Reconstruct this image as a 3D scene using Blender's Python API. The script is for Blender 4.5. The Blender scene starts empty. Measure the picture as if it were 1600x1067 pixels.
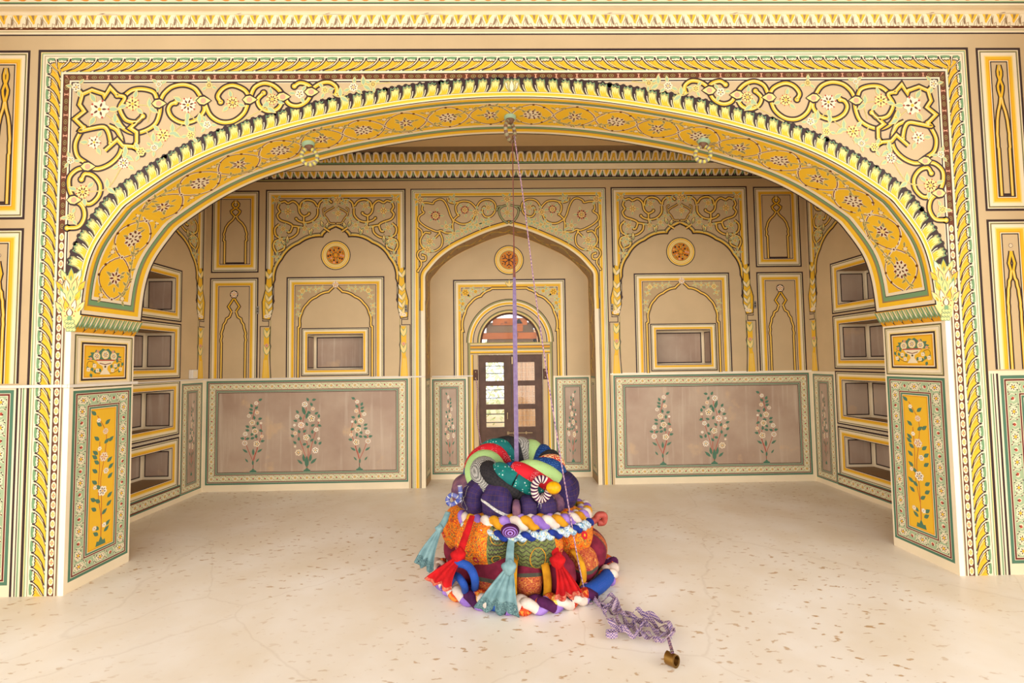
import bpy, math, random
from math import sin, cos, pi, sqrt, atan2
from mathutils import Vector, Matrix
import numpy as np
random.seed(7)
sc = bpy.context.scene
COL = sc.collection
# ------------------------------------------------------------------ camera
CX, CY, CZ, YAW, PIT, ROL, FOC = -0.0801, -3.3661, 1.6, 0.0166, 0.0466, -0.014, 715.14
def cam_axes():
    cy, sy, cp, sp, cr, sr = cos(YAW), sin(YAW), cos(PIT), sin(PIT), cos(ROL), sin(ROL)
    f = Vector((sy*cp, cy*cp, sp)); r = Vector((cy, -sy, 0)); u = r.cross(f)
    return r*cr+u*sr, -r*sr+u*cr, f
AR, AU, AF = cam_axes()
cam_d = bpy.data.cameras.new('camera'); cam = bpy.data.objects.new('camera', cam_d); COL.objects.link(cam)
cam_d.sensor_width = 36.0; cam_d.lens = FOC*36/1600; cam_d.clip_start = 0.05; cam_d.clip_end = 300
cam.matrix_world = Matrix(((AR.x, AU.x, -AF.x, CX), (AR.y, AU.y, -AF.y, CY), (AR.z, AU.z, -AF.z, CZ), (0, 0, 0, 1)))
sc.camera = cam
# ------------------------------------------------------------------ light and exposure
sc.view_settings.view_transform = 'Standard'; sc.view_settings.look = 'None'
sc.view_settings.gamma = 1.0; sc.view_settings.exposure = 0.0
sc.view_settings.use_curve_mapping = False
GL = (0.85, 1.6)
wd = bpy.data.worlds.new('world'); sc.world = wd; wd.use_nodes = True
bg = wd.node_tree.nodes['Background']; bg.inputs[0].default_value = (0.98, 0.975, 0.97, 1); bg.inputs[1].default_value = 2.0
def area(name, loc, rot, sx, sy, power, colr):
    l = bpy.data.lights.new(name, 'AREA'); l.shape = 'RECTANGLE'; l.size = sx; l.size_y = sy; l.energy = power; l.color = colr
    o = bpy.data.objects.new(name, l); o.location = loc; o.rotation_euler = rot; COL.objects.link(o); return o
# soft suns added as fill, standing in for daylight from behind the camera
# (they lift the alcove, shining almost level from the front and both sides)
def fill_sun(name, az, el, power, ang, colr):
    l = bpy.data.lights.new(name, 'SUN'); l.energy = power; l.angle = ang*pi/180; l.color = colr
    d = Vector((sin(az*pi/180)*cos(el*pi/180), cos(az*pi/180)*cos(el*pi/180), -sin(el*pi/180)))
    o = bpy.data.objects.new(name, l); o.rotation_euler = d.to_track_quat('-Z', 'Y').to_euler(); o.location = (-8*d.x, -8*d.y, 3); COL.objects.link(o)
for nm_, az_ in (('front_fill_sun', 0), ('side_fill_sun', 48), ('side_fill_sun', -48)): fill_sun(nm_, az_, 14, GL[0] if az_ == 0 else GL[1], 50, (1.0, 0.97, 0.94))

# pixel of the photograph -> point on a plane of the room
def ray(x, y): return AF + AR*((x-800)/FOC) - AU*((y-533.5)/FOC)
def onY(x, y, Y):
    d = ray(x, y); t = (Y-CY)/d.y; return (CX+t*d.x, CZ+t*d.z)
def onX(x, y, X):
    d = ray(x, y); t = (X-CX)/d.x; return (CY+t*d.y, CZ+t*d.z)
def onZ(x, y, Z):
    d = ray(x, y); t = (Z-CZ)/d.z; return (CX+t*d.x, CY+t*d.y)
T = 0.566; D = 2.647; DR = D+0.43; WP = 3.223; WB = 3.986; RX = 1.12; HD = 1.41; HC = 4.36
def B(x, y): return onY(x, y, D)
def FR(x, y): return onY(x, y, 0)

# ------------------------------------------------------------------ materials
def lin(c):
    return tuple((v/255/12.92 if v/255 <= 0.04045 else ((v/255+0.055)/1.055)**2.4) for v in c)
MATS = {}
def mat(name, rgb, rough=0.6, noise=0.10, scale=6.0, metal=0.0, bump=0.0, spec=0.3, kind='noise', rgb2=None):
    if name in MATS: return MATS[name]
    m = bpy.data.materials.new(name); m.use_nodes = True; MATS[name] = m
    nt = m.node_tree; b = nt.nodes['Principled BSDF']
    b.inputs['Roughness'].default_value = rough; b.inputs['Metallic'].default_value = metal
    b.inputs['Specular IOR Level'].default_value = spec
    c = lin(rgb); c2 = lin(rgb2) if rgb2 else tuple(v*(1-noise*1.6) for v in c)
    tc = nt.nodes.new('ShaderNodeTexCoord'); n = nt.nodes.new('ShaderNodeTexNoise')
    n.inputs['Scale'].default_value = scale; n.inputs['Detail'].default_value = 5
    nt.links.new(tc.outputs['Object'], n.inputs['Vector'])
    r = nt.nodes.new('ShaderNodeValToRGB'); r.color_ramp.elements[0].position = 0.3; r.color_ramp.elements[1].position = 0.65
    r.color_ramp.elements[0].color = (*c2, 1); r.color_ramp.elements[1].color = (*c, 1)
    nt.links.new(n.outputs['Fac'], r.inputs['Fac']); nt.links.new(r.outputs['Color'], b.inputs['Base Color'])
    if bump:
        bp = nt.nodes.new('ShaderNodeBump'); bp.inputs['Strength'].default_value = bump; bp.inputs['Distance'].default_value = 0.01
        nt.links.new(n.outputs['Fac'], bp.inputs['Height']); nt.links.new(bp.outputs['Normal'], b.inputs['Normal'])
    return m
PAL = dict(
 beige=(206,178,135), beige2=(194,164,120), cream=(243,224,188), white=(248,236,212), yellow=(240,186,46), gold=(230,162,34), soffit=(248,194,42), pale=(246,214,132),  # soffit: yellow brightened to make up for the dimmer light under the arch
 orange=(222,132,30), dark=(58,40,38), brown=(104,54,26), green=(122,158,112), olive=(160,150,92), mint=(172,190,146), maroon=(112,38,30),
 teal=(84,124,98), sage=(172,190,148), fawn=(208,206,160), pink=(226,164,130), rust=(188,78,56), grey=(176,152,130), tan=(158,126,86), shade=(136,110,80), chk=(96,60,44))
for k, v in PAL.items(): mat('paint_'+k, v, noise=0.05, scale=3.0, rough=0.55)
def worn():     # bare dado fields: worn lime plaster with vertical rain streaks
    m = MATS['paint_grey']; nt = m.node_tree; b = nt.nodes['Principled BSDF']; b.inputs['Roughness'].default_value = .45
    tc = nt.nodes.new('ShaderNodeTexCoord')
    def nz(sx, sy, sz, sc_, c0, c1, p0, p1):
        mp = nt.nodes.new('ShaderNodeMapping'); mp.inputs['Scale'].default_value = (sx, sy, sz); n = nt.nodes.new('ShaderNodeTexNoise'); n.inputs['Scale'].default_value = sc_; n.inputs['Detail'].default_value = 6
        nt.links.new(tc.outputs['Object'], mp.inputs[0]); nt.links.new(mp.outputs[0], n.inputs['Vector']); r = nt.nodes.new('ShaderNodeValToRGB')
        r.color_ramp.elements[0].position = p0; r.color_ramp.elements[1].position = p1; r.color_ramp.elements[0].color = (*c0, 1); r.color_ramp.elements[1].color = (*c1, 1); nt.links.new(n.outputs['Fac'], r.inputs['Fac']); return r
    base = nz(1, 1, 1, 1.7, lin((170,142,120)), lin((192,168,144)), .35, .65); st = nz(9, 9, .5, 2.2, (0,0,0), (1,1,1), .56, .72); pk = nz(1, 1, 1, 3.3, (0,0,0), (1,1,1), .60, .68)
    m1 = nt.nodes.new('ShaderNodeMixRGB'); m2 = nt.nodes.new('ShaderNodeMixRGB'); mu = nt.nodes.new('ShaderNodeMath'); mu.operation = 'MULTIPLY'; mu.inputs[1].default_value = .45
    nt.links.new(st.outputs['Color'], mu.inputs[0]); nt.links.new(mu.outputs[0], m1.inputs['Fac']); nt.links.new(base.outputs['Color'], m1.inputs['Color1']); m1.inputs['Color2'].default_value = (*lin((212,194,172)), 1)
    mu2 = nt.nodes.new('ShaderNodeMath'); mu2.operation = 'MULTIPLY'; mu2.inputs[1].default_value = .5
    nt.links.new(pk.outputs['Color'], mu2.inputs[0]); nt.links.new(mu2.outputs[0], m2.inputs['Fac']); nt.links.new(m1.outputs['Color'], m2.inputs['Color1']); m2.inputs['Color2'].default_value = (*lin((214,178,136)), 1)
    nt.links.new(m2.outputs['Color'], b.inputs['Base Color'])
worn()
MK = list(PAL)
def pm(k): return MATS['paint_'+k]

def tag(o, label=None, cat=None, group=None, kind=None):
    if label: o['label'] = label
    if cat: o['category'] = cat
    if group: o['group'] = group
    if kind: o['kind'] = kind
    return o
def empty(name, loc, label, cat, group=None):
    o = bpy.data.objects.new(name, None); o.location = loc; o.empty_display_size = 0.1; COL.objects.link(o)
    return tag(o, label, cat, group)
def mesh_obj(name, V, F, mats, MI=None, parent=None, smooth=False, fixn=False):
    me = bpy.data.meshes.new(name); me.from_pydata([tuple(v) for v in V], [], F)
    for m in mats: me.materials.append(m)
    if MI is not None: me.polygons.foreach_set('material_index', MI)
    if fixn:
        import bmesh
        bm = bmesh.new(); bm.from_mesh(me); bmesh.ops.recalc_face_normals(bm, faces=bm.faces); bm.to_mesh(me); bm.free()
    if smooth: me.polygons.foreach_set('use_smooth', [True]*len(me.polygons))
    me.update()
    o = bpy.data.objects.new(name, me); COL.objects.link(o)
    if parent:
        o.parent = parent; o.matrix_parent_inverse = Matrix.Identity(4)
        L = Vector((0, 0, 0)); q_ = parent
        while q_: L = L+q_.location; q_ = q_.parent
        if L.length > 0:
            me.transform(Matrix.Translation(-L))
    return o

# ------------------------------------------------------------------ painted ornament, as thin layers of paint on a wall
EPS = 0.00012
def catmull(P, n=6, closed=False):
    P = [Vector(p) for p in P]; N = len(P); out = []
    if N < 3: return P
    seg = N if closed else N-1
    for i in range(seg):
        p1, p2 = P[i], P[(i+1) % N]
        p0 = P[(i-1) % N] if closed or i > 0 else p1*2-p2
        p3 = P[(i+2) % N] if closed or i < N-2 else p2*2-p1
        for k in range(n):
            t = k/n
            out.append(0.5*((2*p1)+(p2-p0)*t+(2*p0-5*p1+4*p2-p3)*t*t+(3*p1-p0-3*p2+p3)*t**3))
    if not closed: out.append(P[-1])
    return out
class Paint:
    def __init__(s, f): s.f = f; s.V = []; s.F = []; s.M = []; s.t = None; s.lb = 0; s.keys = list(MK); s.mats = [pm(k) for k in MK]
    def use(s, m, key):
        if key not in s.keys: s.keys.append(key); s.mats.append(m)
    def at(s, p, lv):
        if s.t: p = s.t(p[0], p[1])
        return s.f(p[0], p[1], (lv+s.lb+(len(s.F) % 8)*.1)*EPS)
    def poly(s, P, c, lv=1):
        n = len(s.V); s.V += [s.at(p, lv) for p in P]; s.F.append(list(range(n, n+len(P)))); s.M.append(s.keys.index(c))
    def raw(s, P3, c):
        n = len(s.V); s.V += [tuple(p) for p in P3]; s.F.append(list(range(n, n+len(P3)))); s.M.append(s.keys.index(c))
    def strip(s, A, Bb, c, lv=1, closed=False):
        n = len(s.V); N = len(A)
        for a, b in zip(A, Bb): s.V += [s.at(a, lv), s.at(b, lv)]
        k = s.keys.index(c)
        for i in range(N if closed else N-1):
            j = (i+1) % N
            s.F.append([n+2*i, n+2*j, n+2*j+1, n+2*i+1]); s.M.append(k)
    def offs(s, P, closed=False):
        N = len(P); out = []
        for i in range(N):
            a = P[(i-1) % N] if closed or i > 0 else P[i]; b = P[(i+1) % N] if closed or i < N-1 else P[i]
            p = P[i]
            d1 = Vector((p[0]-a[0], p[1]-a[1])); d2 = Vector((b[0]-p[0], b[1]-p[1]))
            if d1.length < 1e-9: d1 = d2
            if d2.length < 1e-9: d2 = d1
            if d1.length < 1e-9: out.append(Vector((0, 1))); continue
            d1.normalize(); d2.normalize()
            n1 = Vector((-d1.y, d1.x)); n2 = Vector((-d2.y, d2.x)); m = n1+n2
            if m.length < 0.3: m = n1
            else: m = m.normalized(); m = m/max(0.5, m.dot(n1))
            out.append(m)
        return out
    def stroke(s, P, w, c, lv=1, closed=False, taper=0, off=0.0):
        P = [(p[0], p[1]) for p in P]; N = len(P); O = s.offs(P, closed)
        A = []; Bb = []
        for i, (p, o) in enumerate(zip(P, O)):
            ww = w
            if taper:
                t = i/(N-1); ww = w*(min(1, (1-t)*2.2)**0.7 if taper == 1 else min(1, t*4, (1-t)*4)**0.6)+w*0.08
            A.append((p[0]+o.x*(off+ww/2), p[1]+o.y*(off+ww/2))); Bb.append((p[0]+o.x*(off-ww/2), p[1]+o.y*(off-ww/2)))
        s.strip(A, Bb, c, lv, closed)
    def bands(s, P, spec, lv=1, closed=False):
        "spec: list of (offset0, offset1, colour) measured along the left-hand normal"
        P = [(p[0], p[1]) for p in P]; O = s.offs(P, closed)
        for k, (a, b, c) in enumerate(spec):
            s.strip([(p[0]+o.x*a, p[1]+o.y*a) for p, o in zip(P, O)], [(p[0]+o.x*b, p[1]+o.y*b) for p, o in zip(P, O)], c, lv, closed)
    def scroll(s, P, w, lv=5, c='yellow', o=0.55, hl='pale', n=6, smooth=True, closed=False):
        Q = catmull(P, n, closed) if smooth else P
        s.stroke(Q, w*(1+o), 'dark', lv, closed); s.stroke(Q, w, c, lv+1, closed); s.stroke(Q, w*0.34, hl, lv+2, closed, off=w*0.16)
        if len(Q) > 2:
            e = Q[-1]; s.disc((e[0], e[1]), w*(.72+o*.5), 'dark', lv, 10); s.disc((e[0], e[1]), w*.72, c, lv+1, 10); s.disc((e[0], e[1]), w*.36, hl, lv+2, 8)
    def disc(s, c, r, col, lv=1, n=12, sy=1.0, rot=0.0):
        s.poly([(c[0]+r*cos(a)*cos(rot)-r*sy*sin(a)*sin(rot), c[1]+r*cos(a)*sin(rot)+r*sy*sin(a)*cos(rot)) for a in [2*pi*i/n for i in range(n)]], col, lv)
    def ring(s, c, r0, r1, col, lv=1, n=40):
        s.strip([(c[0]+r0*cos(2*pi*i/n), c[1]+r0*sin(2*pi*i/n)) for i in range(n)], [(c[0]+r1*cos(2*pi*i/n), c[1]+r1*sin(2*pi*i/n)) for i in range(n)], col, lv, True)
    def leaf(s, c, ang, L, W, col, lv=1, oc=None):
        def q(a, b): return (c[0]+L*a*cos(ang)-W*b*sin(ang), c[1]+L*a*sin(ang)+W*b*cos(ang))
        if oc:
            s.poly([(c[0]+(L*1.15*a-0.07*L)*cos(ang)-W*1.5*b*sin(ang), c[1]+(L*1.15*a-0.07*L)*sin(ang)+W*1.5*b*cos(ang)) for a, b in ((0,0),(.25,.42),(.55,.5),(.85,.22),(1.05,0),(.85,-.22),(.55,-.5),(.25,-.42))], oc, lv)
        s.poly([q(a, b) for a, b in ((0,0),(.25,.42),(.55,.5),(.85,.22),(1.05,0),(.85,-.22),(.55,-.5),(.25,-.42))], col, lv+1 if oc else lv)
    def flower(s, c, r, lv=1, col='cream', ctr='dark', n=6, dots=True, rot=0.3, tips=None, ground=None):
        pts = []
        for i in range(n*4):
            a = rot+2*pi*i/(n*4); k = (1, .96, .76, .96)[i % 4]; pts.append((c[0]+r*k*cos(a), c[1]+r*k*sin(a)))
        if ground: s.disc(c, r*1.16, ground, lv, 14)
        s.poly(pts, col, lv+1)
        if tips:
            for i in range(n):
                a = rot+2*pi*i/n; s.disc((c[0]+r*.9*cos(a), c[1]+r*.9*sin(a)), r*.13, tips, lv+2, 5)
        if dots:
            for i in range(n):
                a = rot+2*pi*i/n; s.leaf((c[0]+r*.22*cos(a), c[1]+r*.22*sin(a)), a, r*.5, r*.22, ctr, lv+2)
        s.disc(c, r*.2, 'yellow' if dots else ctr, lv+3, 6)
    def rect(s, x0, y0, x1, y1, c, lv=1): s.poly([(x0,y0),(x1,y0),(x1,y1),(x0,y1)], c, lv)
    def frame(s, x0, y0, x1, y1, spec, lv=1, openb=False):
        "nested frame from outside in. spec: (width, colour)"
        for w, c in spec:
            b = y0 if openb else y0+w
            s.poly([(x0,y1),(x1,y1),(x1-w,y1-w),(x0+w,y1-w)], c, lv); 
            s.poly([(x0,y0),(x0,y1),(x0+w,y1-w),(x0+w,b)], c, lv); s.poly([(x1,y0),(x1,y1),(x1-w,y1-w),(x1-w,b)], c, lv)
            if not openb: s.poly([(x0,y0),(x1,y0),(x1-w,y0+w),(x0+w,y0+w)], c, lv)
            x0 += w; x1 -= w; y1 -= w; y0 = b
        return x0, y0, x1, y1
    def along(s, P, width, unit, fn, closed=False, flip=False):
        "repeat fn(paint) in unit cells (0..1, 0..1) along path P; across runs to the left-hand side by width"
        P = [Vector((p[0], p[1])) for p in P]; acc = [0.0]
        if len(P) < 9:
            R = [P[0]]
            for a, b in zip(P[:-1], P[1:]):
                d = b-a; w = abs(width)*1.0/max(d.length, 1e-6)
                if w < .45: R += [a+d*w, b-d*w]
                R.append(b)
            P = R
        for a, b in zip(P[:-1], P[1:]): acc.append(acc[-1]+(b-a).length)
        Ltot = acc[-1]; N = max(1, round(Ltot/unit)); un = Ltot/N; O = s.offs(P); t0 = s.t
        def pt(l):
            l = max(0.0, min(Ltot, l)); i = 0
            lo, hi = 0, len(acc)-2
            while lo < hi:
                mid = (lo+hi)//2
                if acc[mid+1] < l: lo = mid+1
                else: hi = mid
            i = lo; d = acc[i+1]-acc[i]; k = (l-acc[i])/d if d > 0 else 0
            return P[i].lerp(P[i+1], k), O[i].lerp(O[i+1], k)
        for j in range(N):
            def tf(a, b, j=j):
                if flip: a = 1-a
                p, o = pt((j+a)*un); q = (p.x+o.x*b*width, p.y+o.y*b*width)
                return t0(*q) if t0 else q
            s.t = tf; fn(s, j)
        s.t = t0
    def build(s, name, parent=None, kind=None, label=None):
        o = mesh_obj(name, s.V, s.F, s.mats, s.M, parent)
        if kind: o['kind'] = kind
        if label: o['label'] = label
        return o

# ---- repeated border units; a runs along, b across
def u_rope(p, j):                     # b=0 outer (green scallops) .. b=1 inner
    p.poly([(0,.32),(.5,.36),(1,.32),(1.0,1),(0,1)], 'yellow', 4)
    p.poly([(.14,.02),(.5,.0),(.86,.02),(.92,.13),(.8,.22),(.62,.16),(.44,.22),(.22,.2),(.1,.12)], 'green', 4)
    p.stroke([(.10,.16),(.16,.28),(.36,.5),(.76,.78),(1.4,1.0)], .12, 'cream', 5)
    p.stroke([(.42,.42),(.62,.60),(.95,.80),(1.4,.97)], .09, 'pale', 5, taper=2)
    p.stroke([(.66,.40),(.84,.56),(1.1,.74)], .08, 'gold', 5, taper=2)
    p.stroke([(-.04,.14),(.0,.20),(.06,.32),(.28,.56),(.66,.80),(1.25,1.0)], .075, 'dark', 6)
    p.disc((-.04,.17), .075, 'dark', 6, 8, sy=1.4)
    p.stroke([(.2,.19),(.24,.32),(.5,.58),(.9,.82),(1.5,1.0)], .05, 'brown', 6)
    p.disc((.2,.20), .06, 'dark', 6, 8, sy=1.4)
    p.stroke([(.26,.32),(.36,.37),(.46,.32),(.57,.39),(.67,.32),(.79,.37),(.95,.26)], .06, 'dark', 6)
    p.stroke([(.56,.42),(.74,.60),(1.05,.80)], .022, 'olive', 6)
def u_chain(p, j):                    # quatrefoil chain
    p.poly([(.5+.46*cos(a)*1.0, .5+.42*sin(a)) for a in [pi/8+pi/4*i for i in range(8)]], 'cream', 5)
    c = 'rust' if (j//3) % 2 else 'gold'
    for i in range(4):
        a = pi/4+i*pi/2; p.disc((.5+.2*cos(a), .5+.2*sin(a)), .12, 'pale', 6, 6)
    for i in range(4):
        a = i*pi/2; p.leaf((.5+.03*cos(a), .5+.03*sin(a)), a, .27, .14, c, 7)
def u_dot(p, j):                      # brown band with marks
    if j % 3 == 0:
        p.stroke([(.5,.12),(.5,.88)], .16, 'pink', 5); p.stroke([(.3,.14),(.7,.14)], .12, 'pink', 5); p.stroke([(.3,.86),(.7,.86)], .12, 'pink', 5)
    else:
        p.ring((.5,.5), .36, .28, 'olive', 5, 10); p.disc((.5,.5), .12, 'olive', 5, 6)
def u_acanth(p, j):                   # b=0 inner edge .. 1 outer
    p.poly([(.06,.0),(.84,.0),(.98,.3),(1.0,.5),(1.08,.72),(1.0,.92),(.86,.80),(.74,.98),(.58,.82),(.42,.92),(.36,.62),(.3,.36),(.18,.16)], 'olive', 5)
    p.stroke([(.36,.62),(.42,.92),(.58,.82),(.74,.98),(.86,.80),(1.0,.92)], .05, 'green', 6)
    p.poly([(.10,.0),(.80,.0),(.93,.3),(.93,.55),(.99,.74),(.84,.70),(.72,.84),(.58,.68),(.48,.76),(.44,.5),(.36,.3),(.22,.12)], 'pale', 6)
    p.poly([(.14,.0),(.76,.0),(.88,.32),(.82,.46),(.66,.2),(.7,.54),(.54,.24),(.5,.5),(.36,.14)], 'yellow', 7)
    p.stroke([(.90,.0),(1.06,.26),(1.12,.5)], .06, 'cream', 6)
def u_cornice(p, j):                  # b=0 top .. 1 bottom
    p.poly([(.0,.0),(1.0,.0),(.99,.3),(.86,.62),(.9,.8),(.78,.96),(.62,.96),(.5,.82),(.42,.6),(.3,.66),(.34,.84),(.2,.9),(.08,.8),(.0,.5)], 'cream', 5)
    p.stroke([(.0,.05),(.0,.5),(.08,.8),(.2,.9),(.34,.84),(.3,.66),(.42,.6),(.5,.82),(.62,.96),(.78,.96),(.9,.8),(.86,.62),(.99,.3)], .035, 'tan', 6)
    p.poly([(.28,.02),(.95,.02),(.84,.3),(.74,.66),(.62,.6),(.5,.3)], 'yellow', 6)
    p.poly([(.5,.02),(.72,.02),(.68,.3),(.64,.42),(.58,.3)], 'tan', 7)
    p.stroke([(.12,.1),(.1,.4),(.2,.66),(.24,.78)], .1, 'tan', 7, taper=2)
    p.stroke([(.02,.16),(.06,.5),(.16,.7)], .03, 'dark', 7)
def u_backlow(p, j):
    p.poly([(0,0),(1,0),(.92,.3),(.8,.72),(.62,1.0),(.5,.9),(.38,1.0),(.2,.72),(.08,.3)], 'cream', 5)
    p.poly([(.22,.0),(.78,.0),(.72,.35),(.5,.85),(.28,.35)], 'yellow', 6)
    p.poly([(.44,.0),(.56,.0),(.5,.5)], 'tan', 7)
    for x in (.0, 1.0): p.leaf((x,.25), pi/2, .6, .22, 'green', 7)
def u_backup(p, j):                   # b=0 top
    pts = [(0,1),(.1,.55),(.22,.12),(.36,.12),(.48,.55),(.52,.9),(.56,.9),(.6,.55),(.72,.12),(.86,.12),(1,.6)]
    U = [(.0,.2),(.03,.55),(.14,.92),(.3,1.0),(.42,.8),(.5,.2),(.58,.8),(.7,1.0),(.86,.92),(.97,.55),(1,.2)]
    p.stroke([(.0,.95),(.12,.9),(.2,.55),(.28,.14),(.5,.04),(.72,.14),(.8,.55),(.88,.9),(1,.95)], .2, 'cream', 5)
    p.poly([(.34,.22),(.5,.14),(.66,.22),(.72,.6),(.8,.98),(.6,.98),(.5,.5),(.4,.98),(.2,.98),(.28,.6)], 'yellow', 6)
    p.poly([(.47,.62),(.53,.62),(.6,1.0),(.4,1.0)], 'cream', 6)
    for x in (0, 1): p.leaf((x,.12), pi/2, .6, .16, 'olive', 6)
def u_egg(p, j):
    p.disc((.5,.45), .42, 'orange', 5, 14, sy=1.25); p.disc((.5,.42), .36, 'yellow', 6, 14, sy=1.2)
def mk_dado(fl='cream', ctr='dark'):
    def u(p, j):
        if j % 2 == 0:
            p.flower((.5,.5), .40, 5, 'cream', 'dark', 6, True, .2+j)
            p.disc((.5,.5), .13, 'yellow', 8, 6)
        else:
            p.disc((.5,.5), .2, 'cream', 5, 8); p.leaf((.5,.34), pi/2+.4*sin(j), .3, .26, 'rust', 6); p.disc((.5,.36), .08, 'maroon', 7, 5)
        p.stroke([(-.05,.1),(.15,.3),(.05,.55),(.2,.85)], .07, 'cream', 5)
        p.stroke([(1.05,.9),(.86,.7),(.95,.4),(.8,.12)], .07, 'cream', 5)
        for x, y in ((.08,.2),(.92,.8),(.06,.85),(.94,.22)): p.leaf((x, y), 1.2+3*x, .16, .1, 'dark' if (j+int(x*2)) % 2 else 'maroon', 6)
    return u
u_dado = mk_dado()
PIC = [(.029,'dark'),(.012,'cream'),(.012,'olive'),(.006,'dark'),(.040,'cream'),(.016,'pale'),(.034,'yellow'),(.014,'gold'),(.010,'cream'),(.014,'dark')]
def picf(k): return [(w*k, c) for w, c in PIC]
def dadof(k, inner='cream'): return [(.012*k,'dark'),(.014*k,'cream'),(.026*k,'teal'),(.006*k,'cream'),(.018*k,'maroon'),(.005*k,'cream')]
def dado_panel(p, x0, y0, x1, y1, k=1.0, bw=.085, field='grey', lv=1, unit=None, dk='dark', ground='fawn'):
    p.rect(x0, y0, x1, y1, 'cream', lv)
    a = p.frame(x0, y0, x1, y1, [(.030*k,'teal'),(.005*k,'cream'),(.016*k,'maroon'),(.005*k,'cream')], lv+1)
    p.rect(*a, ground, lv+1)
    b = (a[0]+bw, a[1]+bw, a[2]-bw, a[3]-bw); un = unit or bw*1.05
    p.lb = lv
    for P in ([(a[0],a[3]-bw/2*0),(a[2],a[3])], [(a[2],a[3]-bw),(a[2],a[1]+bw)], [(a[2],a[1]),(a[0],a[1])], [(a[0],a[1]+bw),(a[0],a[3]-bw)]):
        p.along(P, -bw, un, u_dado)
    p.lb = 0
    a = p.frame(*b, [(.005*k,'cream'),(.014*k,'maroon'),(.006*k,'cream'),(.020*k,'teal'),(.006*k,'cream')], lv+10)
    if dk: a = p.frame(*a, [(.013*k,dk)], lv+10)
    p.rect(*a, field, lv+10)
    return a

# ---- plants: positions inside a 1600x1035 tracing frame, y down
PLANT_A = dict(base=(400,865), h=560, w=170, fl=[(418,340,18),(425,412,18),(365,438,16),(390,490,25),(455,495,11),(412,558,26),(340,578,20),(462,598,16),(337,648,24),(425,655,28)],
 lf=[(445,315,.5),(385,362,2),(383,390,2.6),(418,378,.8),(382,415,2.8),(445,462,.3),(358,522,2.7),(400,530,.2),(452,552,-.6),(358,550,2.9),(388,582,1),(322,612,2.9),(355,615,.4),(390,612,.3),(420,600,1.6),(465,635,.2),(430,500,1.5),(405,455,1.8)],
 big=[(340,708,2.5,46),(400,718,1.6,52),(448,708,.6,46),(352,782,2.2,36),(432,782,.9,36),(398,800,1.6,40)],
 st=[[(400,860),(398,790),(370,720),(345,650),(340,590)],[(400,860),(405,760),(428,690),(425,600),(412,540),(392,470),(400,420),(418,350),(445,312)],[(405,780),(445,640),(460,580),(452,490)]])
PLANT_B = dict(base=(797,865), h=560, w=210, fl=[(778,355,26),(838,390,17),(722,448,18),(828,465,31),(752,515,29),(883,480,12),(863,552,20),(708,578,18),(702,515,12),(790,612,27),(882,622,12),(733,728,28),(858,712,28),(708,680,10)],
 lf=[(800,320,2),(843,320,.2),(828,358,2),(725,415,2.2),(862,427,.6),(812,420,2.4),(882,450,1.5),(712,482,2.9),(748,465,1.8),(795,512,2),(835,520,.4),(885,520,-.4),(690,548,2.8),(738,568,2),(775,565,.7),(835,572,1.6),(690,600,2.4),(735,625,1.6),(775,665,.2),(830,635,.7),(708,652,2.4),(803,685,.9),(858,655,1.7),(890,660,.8),(815,605,2.2)],
 big=[(770,405,1.9,70),(795,440,1.3,60),(745,800,2.4,52),(845,795,.75,60),(795,800,1.57,90),(772,770,1.7,60),(822,770,1.4,60)],
 st=[[(797,860),(780,740),(735,600),(752,500),(722,440)],[(797,860),(805,700),(770,560),(765,480),(790,400),(778,340)],[(797,860),(825,700),(850,600),(870,540),(885,470)]])
def plant(p, spec, tf, lv, leafc='teal', flc='cream', k=1.0, base=True):
    t0 = p.t; p.t = tf
    for s_ in spec['st']: p.stroke(catmull(s_, 4), 4, 'rust' if leafc == 'teal' else 'olive', lv)
    for x, y, a in spec['lf']: p.leaf((x-13*cos(a), y+13*sin(a)), -a, 32, 20, leafc, lv+1)
    for x, y, a, L in spec['big']: p.leaf((x-L*.5*cos(a), y+L*.5*sin(a)), -a, L, L*.36, leafc, lv+1)
    for i, (x, y, r) in enumerate(spec['fl']): p.flower((x, y), r*.92, lv+2, flc if i % 2 else 'white', ['dark','rust','brown'][i % 3], 5+i % 3, r > 12, i*.7, tips='pink' if i % 4 == 0 else None)
    if base: b = spec['base']; p.poly([(b[0]-26,b[1]+12),(b[0]-24,b[1]-2),(b[0]-12,b[1]-8),(b[0],b[1]-22),(b[0]+12,b[1]-8),(b[0]+24,b[1]-2),(b[0]+26,b[1]+12)], leafc, lv+1)
    p.t = t0
#PART2
# ------------------------------------------------------------------ the front wall with its great arch
HALF = [(3.165,1.99),(3.152,2.15),(3.135,2.28),(3.10,2.424),(3.037,2.56),(2.912,2.74),(2.83,2.826),(2.53,3.035),(2.225,3.193),(1.873,3.317),(1.428,3.437),(.89,3.538),(.442,3.592),(0,3.608)]
ARCH = catmull([(-x, z) for x, z in HALF]+[(x, z) for x, z in HALF[::-1][1:]], 8)
AL = [0.0]
for a, b in zip(ARCH[:-1], ARCH[1:]): AL.append(AL[-1]+(b-a).length)
ALEN = AL[-1]
def arch_at(s):
    s = max(0.0, min(ALEN, s)); lo, hi = 0, len(AL)-2
    while lo < hi:
        m = (lo+hi)//2
        if AL[m+1] < s: lo = m+1
        else: hi = m
    d = AL[lo+1]-AL[lo]; k = (s-AL[lo])/d
    a, b = ARCH[lo], ARCH[lo+1]; t = (b-a).normalized()
    return a.lerp(b, k), Vector((t.y, -t.x))         # point and inward normal (towards the opening)
HT = 4.75
p = Paint(lambda u, v, h: (u, -h, v))
for a, b in zip(ARCH[:-1], ARCH[1:]): p.poly([(a.x,a.y),(b.x,b.y),(b.x,HT),(a.x,HT)], 'beige', 0)
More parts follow.
